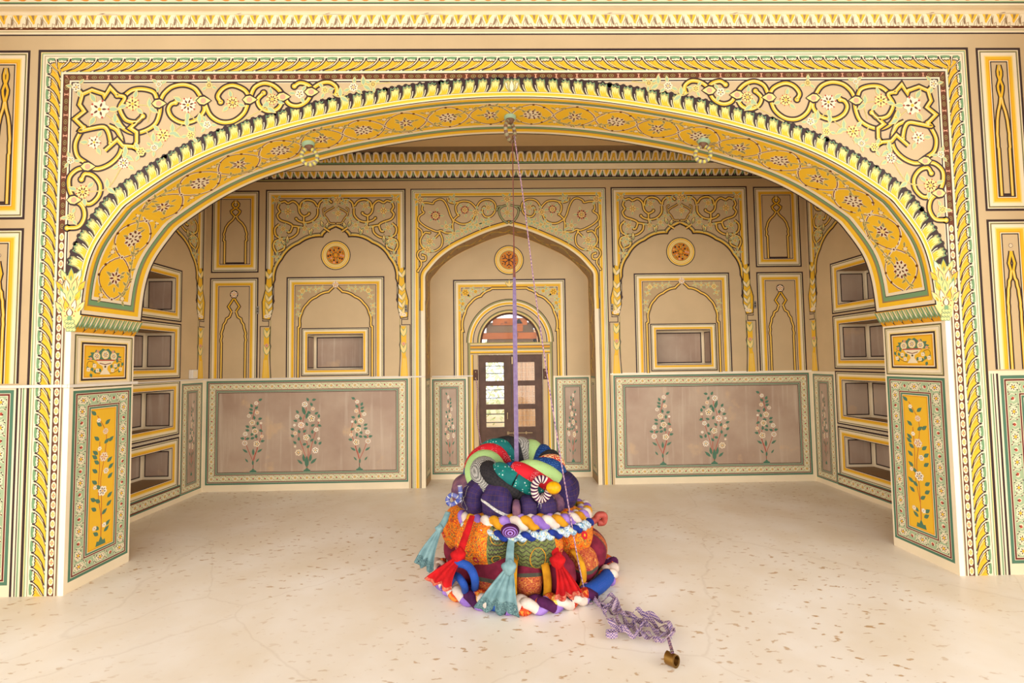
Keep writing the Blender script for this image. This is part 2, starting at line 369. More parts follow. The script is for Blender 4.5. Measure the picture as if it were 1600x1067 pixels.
for s in (-1, 1):
    p.poly([(s*3.99,0),(s*WP,0),(s*WP,1.87),(s*3.165,1.99),(s*3.165,HT),(s*3.99,HT)], 'beige', 0)
    # back face of the wall, seen from inside the alcove
    n = len(ARCH)
for a, b in zip(ARCH[:-1], ARCH[1:]): p.raw([(a.x,T,a.y),(b.x,T,b.y),(b.x,T,HT),(a.x,T,HT)], 'beige')
for s in (-1, 1): p.raw([(s*3.99,T,0),(s*WP,T,0),(s*WP,T,1.87),(s*3.165,T,1.99),(s*3.165,T,HT),(s*3.99,T,HT)], 'beige')
XF, ZF = 3.526, 3.982
fp = [(-XF,-.0),(-XF,ZF),(XF,ZF),(XF,0)]
p.bands(fp, [(0,-.262,'cream')], 1)
p.bands(fp, [(0,-.019,'dark'),(-.020,-.026,'pale'),(-.027,-.034,'green'),(-.048,-.052,'shade'),(-.166,-.172,'green'),(-.188,-.193,'dark'),(-.193,-.235,'brown'),(-.248,-.258,'dark')], 2)
def mir(u, v): return (-u, v)
for tf in (None, mir):
    p.t = tf
    p.along([(0,ZF-.062),(-XF+.062,ZF-.062),(-XF+.062,0)], .106, .1, u_rope)
    p.along([(0,ZF-.196),(-XF+.196,ZF-.196),(-XF+.196,2.62)], .036, .052, u_dot)
    p.along([(-XF+.193,2.60),(-XF+.193,0)], .042, .066, u_chain)
    p.rect(-3.262,0,-WP,1.87,'white',3); p.stroke([(-3.275,0),(-3.275,2.3)], .012, 'shade', 4)
    # arch mouldings on the face
    if tf is None: p.bands(ARCH, [(0,.006,'cream'),(.006,.012,'pale'),(.012,.030,'yellow'),(.030,.036,'cream'),(.036,.040,'olive'),(.040,.146,'dark')], 4)
    half = [Vector((a.x, a.y)) for a in ARCH if a.x <= 0.0001][::-1]
    O = p.offs(half)
    inner = [h_-o*.040 for h_, o in zip(half, O)]
    inner = [q for q in inner if q.y > 2.30]
    p.along(inner, -.104, .094, u_acanth, flip=True)
    for k in range(0 if tf is None else 1, 74):
        j_ = k % 2  #                                     # bumpy dark outline of the leaf moulding
        s_ = ALEN/2-k*.052; q, nn = arch_at(s_)
        if q.y > 2.32: p.disc((q.x-nn.x*.136, q.y-nn.y*.136), .022, 'dark', 4+j_, 8)
    for k in ((0,4,1,3,2) if tf is None else ()): p.leaf((0, 3.645), pi/2+(k-2)*.3, .085, .03, 'pale' if k % 2 else 'cream', 12+3*(2-abs(k-2)), 'olive')
    # leaf capital where the arch springs
    cx = -3.235
    p.poly([(cx-.03,2.28),(cx+.04,2.30),(cx+.07,2.18),(cx+.065,1.99),(cx+.02,1.87),(cx-.04,1.9),(cx-.065,2.02),(cx-.07,2.18)], 'pale', 12)
    for r_ in range(4):
        z = 2.28-.075*r_; n_ = 3+(r_ % 2)
        for i in range(n_):
            dx = (i-(n_-1)/2)*.036
            for m, L, W, c in ((0,.095,.044,'shade' if r_ % 2 else 'green'),(1,.085,.034,('pale','yellow','cream')[(i+r_) % 3]),(2,.045,.014,'green' if (i+r_) % 2 else 'gold')):
                p.leaf((cx+dx, z-.04), pi/2-dx*11, L, W, c, 13+r_*4+m)
    p.flower((cx, 2.01), .044, 32, 'pale', 'gold', 7, False, .2, tips='rust'); p.leaf((cx,1.98), pi/2, .06, .035, 'cream', 37, 'brown'); p.disc((cx,1.97), .018, 'green', 39, 10)
    for i in range(9): p.disc((cx-.022+.022*(i % 3)+.006*(i//3), 1.945-.03*(i//3)), .016, 'green', 32, 8); p.disc((cx-.022+.022*(i % 3)+.006*(i//3), 1.945-.03*(i//3)), .011, 'pale', 34, 6)
# ---- scrollwork in the spandrels, traced on the left and mirrored
def sc1(q): return FR(q[0]*.3, q[1]*.3)
def sc2(q): return FR(400+q[0]*.3, q[1]*.3)
def sc3(q): return FR(q[0]*.3, 300+q[1]*.3)
SCR = [(sc1, [(820,520),(800,480),(745,464),(690,470),(645,502)], 1), (sc1, [(600,600),(640,665),(700,692),(760,680),(810,645),(832,590),(836,540)], 1),
 (sc1, [(838,520),(858,485),(900,452),(960,442),(1015,462),(1050,510)], 1), (sc1, [(1062,535),(1062,580),(1020,625),(955,640),(900,615),(878,575),(890,545),(915,535)], 1),
 (sc1, [(1066,535),(1095,600),(1150,636),(1215,632),(1270,590),(1295,530)], 1), (sc1, [(1300,510),(1275,470),(1215,445),(1165,460),(1135,500),(1150,532)], 1),
 (sc2, [(-30,505),(-5,455),(45,434),(100,452),(138,500),(120,560),(70,580),(25,560),(10,520),(40,485)], 1), (sc2, [(142,490),(170,540),(220,552),(268,525),(290,475),(275,445),(230,432),(200,450)], 1),
 (sc2, [(280,500),(300,460),(340,434),(385,430),(418,455),(418,490)], 1),
 (sc1, [(450,850),(405,815),(393,755),(415,700),(440,672)], 1), (sc1, [(565,655),(610,680),(635,740),(625,800),(580,850),(520,878),(470,875)], 1),
 (sc1, [(450,872),(400,885),(362,925),(362,985),(385,1035),(400,1052)], 1), (sc1, [(415,1050),(470,1062),(515,1020),(522,965),(490,918),(445,905),(425,935)], 1),
 (sc3, [(385,40),(430,75),(440,130),(410,180),(350,188)], 1),
 (sc1, [(385,445),(430,492),(480,470),(540,490),(545,505),(575,458),(612,497)], 0), (sc1, [(430,492),(415,545),(440,580),(390,620),(437,665)], 0),
 (sc1, [(612,497),(650,510),(625,560),(640,605),(665,630),(712,636),(745,606)], 1), (sc1, [(745,606),(678,668),(712,690),(712,740),(700,765),(740,800)], 0),
 (sc1, [(437,665),(420,682),(480,670),(540,662),(565,690),(578,745)], 1), (sc1, [(548,785),(612,728),(640,760),(700,765)], 0)]
SPFL = [(sc1,(520,570),50),(sc1,(692,542),36),(sc1,(980,548),42),(sc1,(1212,535),32),(sc1,(492,742),34),(sc1,(850,705),34),(sc1,(645,850),30),(sc1,(432,1000),36),(sc1,(1080,650),22),(sc1,(995,705),22),(sc1,(805,770),20),(sc2,(85,518),30),(sc2,(228,490),24),(sc2,(360,470),20),(sc2,(508,455),24),(sc2,(610,440),18),(sc1,(370,835),20),(sc3,(370,130),22),(sc1,(828,440),16),(sc1,(1090,445),18),(sc1,(400,455),24),(sc1,(735,790),24)]
for tf in (None, mir):
    p.t = tf
    for f, P, sm in SCR[:14]+SCR[14:]:
        Q = [f(q) for q in P]
        p.scroll(Q, .025, 12 if (f, P, sm) not in SCR[14:] else 16, smooth=bool(sm), o=1.0)
    for f, c in ((sc1,(828,540)),(sc1,(1060,525)),(sc1,(1300,520)),(sc1,(458,868)),(sc3,(386,42)),(sc2,(140,505)),(sc2,(288,480))):
        q = f(c); p.leaf((q[0]-.05, q[1]), 0, .10, .06, 'pale', 20, 'dark'); p.disc(q, .022, 'pink', 22, 8)
    for i, (f, c, r) in enumerate(SPFL):
        q = f(c); R = r*.3/206
        for k in range(3): a = i*1.3+k*2.1; p.leaf((q[0]+R*.9*cos(a), q[1]+R*.9*sin(a)), a, .022+R*.7, .012+R*.25, 'mint', 19, 'pale')
        p.flower(q, R, 21, 'pale' if i % 2 else 'cream', 'brown', 5+i % 4, True, i*.6, tips='rust' if r > 26 else None)
    for f, a, b, c in ((sc1,(980,590),(975,660),(1000,700)),(sc1,(950,650),(900,690),(860,705)),(sc1,(760,680),(800,740),(805,770)),(sc1,(990,600),(1040,640),(1080,650)),(sc2,(-110,650),(60,560),(95,560)),(sc2,(380,480),(440,505),(510,460)),(sc2,(510,460),(560,445),(700,430)),(sc1,(520,570),(600,640),(640,720)),(sc1,(640,760),(655,810),(645,850)),(sc1,(645,850),(560,980),(440,1000)),(sc1,(700,545),(780,560),(770,640))):
        p.stroke(catmull([f(a), f(b), f(c)], 6), .009, 'pale', 17); p.stroke(catmull([f(a), f(b), f(c)], 6), .004, 'olive', 18)
        q = f(b)
        for k in (-1, 1): p.leaf(q, k*1.1+.5, .07, .026, 'mint', 19, 'pale')
    # ---- outer picture panels, cusped finial motif and dado beside the arch
    p.t = tf
def ogee_panel(p, x0, y0, x1, y1, k, variant=0, openb=True, lv=2):
    x0_, y0_, x1_, y1_ = p.frame(x0, y0, x1, y1, picf(k), lv, openb)
    cx = (x0_+x1_)/2; w = (x1_-x0_)/2; h = y1_-y0_
    ys = y0_ if openb else y0_
    ya = y0_+h*.70
    sw = .022*min(1.3, k*1.4)
    prof = [(.86,0),(.86,.55),(.90,.60),(.84,.66),(.88,.70),(.80,.76),(.76,.78),(.72,.84),(.58,.88),(.52,.93),(.30,.96),(.16,1.04)] if variant else [(.78,0),(.78,.5),(.86,.52),(.82,.6),(.86,.66),(.78,.73),(.72,.8),(.66,.83),(.5,.9),(.42,.92),(.2,.98),(.06,1.05)]
    for s in (-1, 1):
        P = [(cx+s*w*.92*a, y0_+(ya-y0_)*b) for a, b in prof]
        p.stroke(P, sw*2.1, 'dark', lv+1); p.stroke(P, sw, 'yellow', lv+2); p.stroke(P, sw*.35, 'pale', lv+3)
        top = [(.06,1.05),(.3,1.13),(.34,1.17),(.04,1.24),(.22,1.29),(.24,1.33),(.03,1.40)] if variant == 0 else [(.16,1.04),(.4,1.12),(.1,1.22),(.04,1.25)]
        P = [(cx+s*w*.92*a, y0_+(ya-y0_)*b) for a, b in top]
        p.stroke(P, sw*2.0, 'dark', lv+1); p.stroke(P, sw*.9, 'yellow', lv+2)
    if variant: p.flower((cx, y0_+(ya-y0_)*1.31), w*.24, lv+3, 'cream', 'rust', 5, True, .3, tips='rust', ground='dark')
    else: p.leaf((cx, y0_+(ya-y0_)*1.33), pi/2, h*.05, w*.16, 'pale', lv+4, 'dark')
    if not openb: p.stroke([(cx-w*.92*.78, y0_+.01),(cx+w*.92*.78, y0_+.01)], sw, 'dark', lv+1)
for tf in (None, mir):
    p.t = tf
    ogee_panel(p, 3.585, 2.70, 3.935, 3.978, .62, 0, False)
    ogee_panel(p, 3.585, 1.50, 3.935, 2.635, .62, 1, True)
    p.rect(3.53, 0, 3.99, 1.49, 'cream', 1)
    p.stroke([(3.565,0),(3.565,1.47)], .008, 'dark', 2); p.stroke([(3.592,0),(3.592,1.47)], .016, 'dark', 2); p.stroke([(3.548,0),(3.548,1.47)], .010, 'green', 2)
    dado_panel(p, 3.615, .08, 4.35, 1.455, .8, .085, 'grey', 2, ground='sage')
    # cut what lies beyond the corner is hidden by the corner wall
# repair patch lines near the cornice: a plain flat line
p.t = None
p.stroke([(-3.99,4.10),(3.99,4.10)], .022, 'dark', 2); p.stroke([(-3.99,4.122),(3.99,4.122)], .018, 'cream', 2)
wall_front = p.build('wall_front', kind='structure')

# ---- the underside of the arch and the jambs
def so(u, v, h):
    q, n = arch_at(u); e = .0 if v <= 0 else 0
    return (q.x+n.x*h, v, q.y+n.y*h)
p = Paint(so)
NS = 150
def loop(e, f, b):
    us = [e+(ALEN-2*e)*i/NS for i in range(NS+1)]
    return [(u, f) for u in us]+[(u, T-b) for u in us[::-1]]
loops = [(0,0,0),(.012,.010,.014),(.040,.026,.044),(.075,.050,.086),(.085,.058,.100),(.120,.073,.124),(.126,.078,.129),(.150,.094,.160)]
for (a, b, c), dc in zip(zip(loops[:-1], loops[1:], range(9)), ('dark','cream','yellow','brown' if 0 else 'tan','green','dark','cream')) if False else []: pass
cols = ('dark','cream','soffit','tan','green','dark','cream')
for i, c in enumerate(cols): p.strip(loop(*loops[i]), loop(*loops[i+1]), c, 0, True)
e, f, b = loops[-1]; us = [e+(ALEN-2*e)*i/NS for i in range(NS+1)]
p.strip([(u, f) for u in us], [(u, T-b) for u in us], 'soffit', 0)
vc = (f+T-b)/2; hw = (T-b-f)/2; NC = 22; cell = (ALEN-2*e)/NC
for s in (-1, 1):
    for k in range(NC):
        P = []
        for i in range(13):
            t = i/12; r = sin(pi*t)**.8 if True else 0
            P.append((e+cell*(k+t), vc+s*(.010+hw*.86*r)*(1 if k % 2 == 0 else -1)))
        P[3] = (P[3][0]-.006, P[3][1]); 
        p.stroke(P, .017, 'cream', 3); p.stroke([(a, v_-.004*s) for a, v_ in P], .007, 'maroon', 4)
        for i in (3, 9, 6): p.disc(P[i], .012, 'brown', 5, 6)
vine = [(e+(ALEN-2*e)*i/(NC*8), vc+hw*.8*sin(pi*i/8*.5+.6)) for i in range(NC*8+1)]
p.stroke(vine, .018, 'pale', 2); p.stroke(vine, .009, 'olive', 5)
for k in range(NC):
    u = e+cell*(k+.5); a0 = k*1.7; big = k % 2
    if big:
        for i in range(9):
            a = a0+2*pi*i/9; p.disc((u+.056*cos(a), vc+.046*sin(a)), .022, 'cream', 6, 7); p.leaf((u+.046*cos(a), vc+.038*sin(a)), a, .028, .019, 'maroon', 8)
        p.disc((u, vc), .048, 'cream', 7, 10)
        for i in range(5): a = a0+2*pi*i/5; p.leaf((u+.010*cos(a), vc+.010*sin(a)), a, .030, .014, 'brown', 9)
    else:
        for i in range(5): a = a0+2*pi*i/5; p.leaf((u+.03*cos(a), vc+.026*sin(a)), a, .055, .024, 'olive', 5, 'pale')
        for i in range(7): a = a0+2*pi*i/7; p.disc((u+.036*cos(a), vc+.032*sin(a)), .020, 'cream', 8, 7); p.leaf((u+.016*cos(a), vc+.014*sin(a)), a, .038, .016, 'maroon', 10)
        p.disc((u, vc), .022, 'pale', 9, 8)
    for i in range(3): a = a0+2*i+1; p.leaf((u+.06*cos(a)*1.2, vc+.05*sin(a)), a, .042, .018, 'olive', 6, 'pale')
    for s in (-1, 1):
        q = (e+cell*k+.02, vc+s*hw*.62)
        for i in range(5): a = a0+2*pi*i/5; p.leaf(q, a, .026, .013, 'cream', 6); p.disc((q[0]+.02*cos(a), q[1]+.02*sin(a)), .005, 'maroon', 8, 5)
        p.leaf((q[0]+.02, q[1]), .5*s, .05, .018, 'olive', 6, 'pale'); p.leaf((q[0]-.02, q[1]), pi-.5*s, .04, .016, 'olive', 6, 'pale')
    p.disc((e+cell*k, vc), .018, 'cream', 6, 8); p.disc((e+cell*k, vc), .009, 'maroon', 7, 6)
    for m in range(7):
        i_ = k*8+m+1; q = vine[i_]; p.leaf(q, 1.0 if m % 2 else -1.0, .045, .018, 'olive', 6, 'pale')
soffit = p.build('arch_soffit', wall_front)

def u_impost(p, j):
    p.poly([(0,.0),(1,.0),(1,.45),(.85,.8),(.5,.62),(.15,.8),(0,.45)], 'green', 3)
    p.poly([(.3,0),(.62,0),(.6,.5),(.46,.66),(.32,.45)], 'cream', 4); p.poly([(.4,0),(.52,0),(.48,.4)], 'yellow', 5)
    p.stroke([(.0,0),(.06,.3),(.0,.5)], .12, 'pale', 4, taper=1)
    if j % 2 == 0: p.poly([(.0,.68),(.16,.78),(.0,1.02),(-.16,.78)], 'dark', 4); p.disc((0,.76), .07, 'pale', 5, 6)
for s in (-1, 1):
    def jf(u, v, h, s=s):
        X = WP
        if v > 1.87: X = WP-(v-1.87)/.12*.058-.012
        return (s*(X-h), u, v)
    p = Paint(jf)
    p.rect(0, 0, T, 1.87, 'cream', 0); p.rect(-.0, 1.87, T, 1.99, 'gold', 0); p.rect(0,1.86,T,1.87,'cream',0)
    p.raw([(s*(WP-.012),0,1.87),(s*(WP-.07),0,1.99),(s*(WP+.01),-.003,1.99),(s*(WP+.01),-.003,1.87)], 'pale')
    p.along([(0,1.985),(T,1.985)], -.115, .042, u_impost)
    # urn panel
    a = p.frame(.03, 1.455, .55, 1.855, [(.006,'dark'),(.008,'olive'),(.006,'cream'),(.004,'olive'),(.022,'cream'),(.010,'pale'),(.014,'dark'),(.008,'cream')], 2)
    p.rect(*a, 'gold', 2); p.rect(a[0]+.012, a[1]+.012, a[2]-.012, a[3]-.012, 'yellow', 3)
    cx = (a[0]+a[2])/2; b0 = a[1]+.02; H = a[3]-a[1]-.04
    def U(x, y): return (cx+x*.17, b0+y*H)
    p.poly([U(-.95,.56),U(-.78,.62),U(-.9,.68),U(-.72,.74),U(-.78,.84),U(-.55,.84),U(-.5,.94),U(-.3,.9),U(-.15,1.0),U(0,.95),U(.15,1.0),U(.3,.9),U(.5,.94),U(.55,.84),U(.78,.84),U(.72,.74),U(.9,.68),U(.78,.62),U(.95,.56),U(.6,.56),U(.3,.5),U(-.3,.5),U(-.6,.56)], 'teal', 4)
    for x, y, r in ((0,.76,.030),(-.45,.7,.027),(.45,.7,.027)): p.flower(U(x, y), r, 5, 'cream', 'brown', 6, True, .2, ground='pale')
    for x, y in ((-.75,.6),(.75,.6),(-.4,.88),(.4,.88)): p.flower(U(x, y), .013, 6, 'pink', 'rust', 4, False)
    p.poly([U(-.5,.56),U(-.36,.42),U(-.14,.32),U(-.1,.2),U(-.22,.08),U(-.28,.0),U(.28,.0),U(.22,.08),U(.1,.2),U(.14,.32),U(.36,.42),U(.5,.56)], 'cream', 10)
    p.stroke([U(-.5,.55),U(.5,.55)], .010, 'rust', 11); p.stroke([U(-.3,.44),U(0,.38),U(.3,.44)], .006, 'maroon', 11); p.disc(U(0,.3), .009, 'dark', 11, 6)
    for m in (-1, 1):
        p.stroke(catmull([U(m*.1,.04),U(m*.5,.08),U(m*.9,.3),U(m*.85,.5),U(m*.6,.48)], 5), .004, 'brown', 5)
        for x, y in ((.55,.34),(.85,.2),(.4,.16)): p.flower(U(m*x, y), .018, 8, 'cream', 'rust', 4, False, .7)
        for x, y in ((.7,.28),(.55,.2),(.92,.32),(.3,.24),(.75,.06),(.62,.45)): p.leaf(U(m*x, y), m*1.2, .034, .024, 'teal', 7)
    # tall yellow flower panel
    a = dado_panel(p, .03, .075, .55, 1.44, .68, .076, 'gold', 2, unit=.088, dk=None, ground='sage')
    p.lb = 3; p.rect(a[0]+.010, a[1]+.010, a[2]-.010, a[3]-.010, 'yellow', 12)
    W_, H_ = a[2]-a[0], a[3]-a[1]
    def Q(x, y): return (a[0]+x*W_, a[3]-y*H_) if s < 0 else (a[0]+(1-x)*W_, a[3]-y*H_)
    p.stroke(catmull([Q(.5,.97),Q(.5,.8),Q(.36,.62),Q(.38,.4),Q(.36,.24)], 5), .005, 'rust', 13)
    p.stroke(catmull([Q(.5,.97),Q(.5,.7),Q(.44,.52),Q(.56,.36),Q(.62,.2),Q(.4,.1),Q(.24,.05)], 5), .005, 'rust', 13)
    for i, (x, y) in enumerate([(.2,.045),(.42,.13),(.56,.12),(.34,.23),(.54,.26),(.72,.25),(.3,.33),(.28,.36),(.36,.40),(.68,.40),(.30,.46),(.74,.45),(.72,.52),(.30,.54),(.44,.58),(.26,.66),(.44,.68),(.72,.66),(.3,.73),(.7,.72),(.52,.77),(.42,.87),(.66,.86),(.4,.91),(.62,.9)]):
        p.leaf(Q(x, y), 1.57+(.9 if (x > .48) == (s > 0) else -.9), .056, .030, 'teal', 14)
    for i, (x, y, r) in enumerate([(.3,.085,.018),(.58,.17,.026),(.36,.29,.018),(.54,.355,.038),(.64,.46,.024),(.22,.56,.018),(.52,.60,.040),(.24,.85,.020),(.62,.85,.020)]):
        p.flower(Q(x, y), r, 16, 'cream' if i % 2 else 'white', ['brown','rust'][i % 2], 6, r > .02, i, tips='pink' if i % 2 else None)
    p.poly([Q(.3,.985),Q(.34,.95),Q(.42,.955),Q(.5,.92),Q(.58,.955),Q(.66,.95),Q(.7,.985)], 'teal', 14)
    p.build('arch_jamb', wall_front)

# ---- front cornice
def corn_pt(Y0, prof, D0):
    def f(u, v, h):
        for (z0, q0), (z1, q1) in zip(prof[:-1], prof[1:]):
            if v <= z1 or (z1, q1) == prof[-1]:
                k = (v-z0)/(z1-z0); q = q0+(q1-q0)*k; break
        q += h
        return (u, Y0-q, 1.6+(v-1.6)*(D0-q)/D0)
    return f
fprof = [(4.10,0),(4.128,.015),(4.135,.02),(4.155,.033),(4.19,.045),(4.25,.06),(4.256,.065),(4.28,.075),(4.30,.10),(4.32,.135),(4.335,.14),(4.352,.15),(4.44,.20),(4.60,.26)]
p = Paint(corn_pt(0, fprof, 3.366))
fz = [z for z, q in fprof]
fc = ['cream','cream','brown','cream','cream','cream','cream','cream','white','cream','dark','cream','cream']
for (z0, z1, c) in zip(fz[:-1], fz[1:], fc): p.rect(-3.99, z0, 3.99, z1, c, 0)
p.rect(-3.99,4.342,3.99,4.352,'green',1); p.rect(-3.99,4.118,3.99,4.124,'olive',1)
for tf in (None, mir):
    p.t = tf
    p.along([(0,4.250),(-3.99,4.250)], .112, .108, u_cornice)
    p.along([(0,4.440),(-3.99,4.440)], .085, .112, u_egg)
p.t = None
for x in (-3.0,-2.0,-1.35,-.62,.75,1.7,3.2,3.75): p.poly([(x-.05,4.252),(x+.12,4.252),(x+.1,4.258),(x,4.264),(x-.03,4.258)], 'brown', 2)
p.build('trim_1', kind='structure')

# ------------------------------------------------------------------ the alcove: back wall with central recess
def grid(p, x0, y0, x1, y1, holes, c, lv=0):
    xs = sorted(set([x0, x1]+[h[0] for h in holes]+[h[2] for h in holes])); ys = sorted(set([y0, y1]+[h[1] for h in holes]+[h[3] for h in holes]))
    for a, b in zip(xs[:-1], xs[1:]):
        for d, e_ in zip(ys[:-1], ys[1:]):
            mx, my = (a+b)/2, (d+e_)/2
            if not any(h[0] < mx < h[2] and h[1] < my < h[3] for h in holes): p.rect(a, d, b, e_, c, lv)
p = Paint(lambda u, v, h: (u, D-h, v))
bp_ = [(640+a/7.11, 290+b/7.11) for a, b in [(1110,445),(900,505),(700,590),(500,690),(350,800),(250,910),(190,1000)]]
CH = [(0.0, 3.43)]+[(-abs(B(*q)[0]-.02), B(*q)[1]) for q in bp_[1:]]+[(-1.105,2.60),(-1.12,2.42)]
CLH = [Vector((max(-RX, q.x), q.y)) for q in catmull(CH, 6)]
for i in range(1, len(CLH)): CLH[i].x = min(CLH[i].x, CLH[i-1].x)                                   # apex -> left springing
CARCH = [Vector((-RX, 0)), Vector((-RX, 2.3))]+CLH[::-1]+[Vector((-q.x, q.y)) for q in CLH[1:]]+[Vector((RX, 2.3)), Vector((RX, 0))]
NL = (-2.66,1.535,-1.92,2.013); NRr = (1.92,1.535,2.66,2.013)
grid(p, -WB, 0, -RX, HC, [NL], 'beige'); grid(p, RX, 0, WB, HC, [NRr], 'beige')
up = [q for q in CARCH if q.y >= 2.3]
for a, b in zip(up[:-1], up[1:]):
  if b.x-a.x > 1e-6: p.poly([(a.x,a.y),(b.x,b.y),(b.x,HC),(a.x,HC)], 'beige', 0)
# niches: reveals and back, painted cream edges and dark-lined panels
def niche(p, hole, depth, P3, ins=.03):
    x0, z0, x1, z1 = hole
    def q(u, v, w): return P3(u, v, w)
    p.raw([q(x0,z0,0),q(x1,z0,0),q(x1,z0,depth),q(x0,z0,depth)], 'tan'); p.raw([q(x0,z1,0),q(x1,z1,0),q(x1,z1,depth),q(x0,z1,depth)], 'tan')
    for x in (x0, x1):
        p.raw([q(x,z0,0),q(x,z1,0),q(x,z1,depth),q(x,z0,depth)], 'cream')
        e_ = .0006 if x == x0 else -.0006
        a, b, c, d = ins*1.1, depth-ins*.9, z0+ins, z1-ins
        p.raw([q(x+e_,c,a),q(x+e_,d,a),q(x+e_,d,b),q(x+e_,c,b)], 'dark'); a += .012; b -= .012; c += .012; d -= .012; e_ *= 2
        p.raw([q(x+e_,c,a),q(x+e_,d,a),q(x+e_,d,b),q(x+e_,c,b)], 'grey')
    p.raw([q(x0,z0,depth),q(x1,z0,depth),q(x1,z1,depth),q(x0,z1,depth)], 'cream')
    for k, c in ((0,'dark'),(1,'grey')):
        i = ins+.014*k; w = depth-.0006*(k+1)
        p.raw([q(x0+i,z0+i,w),q(x1-i,z0+i,w),q(x1-i,z1-i,w),q(x0+i,z1-i,w)], c)
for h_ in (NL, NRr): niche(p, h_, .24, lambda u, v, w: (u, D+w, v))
def multifoil(cusps, bul=.28, n=7):
    "arcs bulging outward (left-hand side) between successive cusps"
    out = []
    for a, b in zip(cusps[:-1], cusps[1:]):
        a = Vector(a); b = Vector(b); d = b-a; nn = Vector((-d.y, d.x))
        for i in range(n): t = i/n; out.append(a+d*t+nn*bul*4*t*(1-t)*.5)
    out.append(Vector(cusps[-1])); return out
def medallion(p, c, r, star=True, lv=4):
    p.disc(c, r*1.06, 'dark', lv, 36); p.disc(c, r, 'pale', lv+1, 36); p.ring(c, r*.78, r*.95, 'yellow', lv+2); p.ring(c, r*.82, r*.86, 'cream', lv+3)
    p.disc(c, r*.68, 'olive', lv+3, 30); p.disc(c, r*.64, 'orange', lv+4, 30)
    rr = r*.6
    if star:
        for ring_, n in ((.88,15),(.62,10),(.33,5)):
            for i in range(n):
                a = 2*pi*i/n+pi/2+(.3 if ring_ == .62 else 0); q = (c[0]+rr*ring_*cos(a), c[1]+rr*ring_*sin(a)); cc = ['dark','olive','dark','pink'][i % 4] if ring_ != .33 else 'dark'
                p.disc(q, rr*.135 if n != 5 else rr*.15, cc, lv+5, 5 if i % 3 else 4, rot=a)
        for i in range(5): a = 2*pi*i/5+pi/2; p.stroke([(c[0], c[1]),(c[0]+rr*cos(a), c[1]+rr*sin(a))], rr*.05, 'yellow', lv+6)
    else:
        for i in range(6):
            a = pi/3*i+pi/6; q = (c[0]+rr*.5*cos(a), c[1]+rr*.5*sin(a))
            p.stroke([c, q], rr*.10, 'dark', lv+5)
            for m in (-1, 1):
                b_ = a+m*.9; p.stroke([q, (q[0]+rr*.34*cos(b_), q[1]+rr*.34*sin(b_))], rr*.11, 'dark', lv+5)
            for m in (-.3, 0, .3): p.disc((c[0]+rr*.86*cos(a+m), c[1]+rr*.86*sin(a+m)), rr*.09, 'olive' if m else 'dark', lv+5, 4, rot=a)
def zz(q): return B(310+q[0]*.356, 220+q[1]*.356)
def z7(q): return B(400+q[0]/6.667, 290+q[1]/6.667)
c0 = -2.301
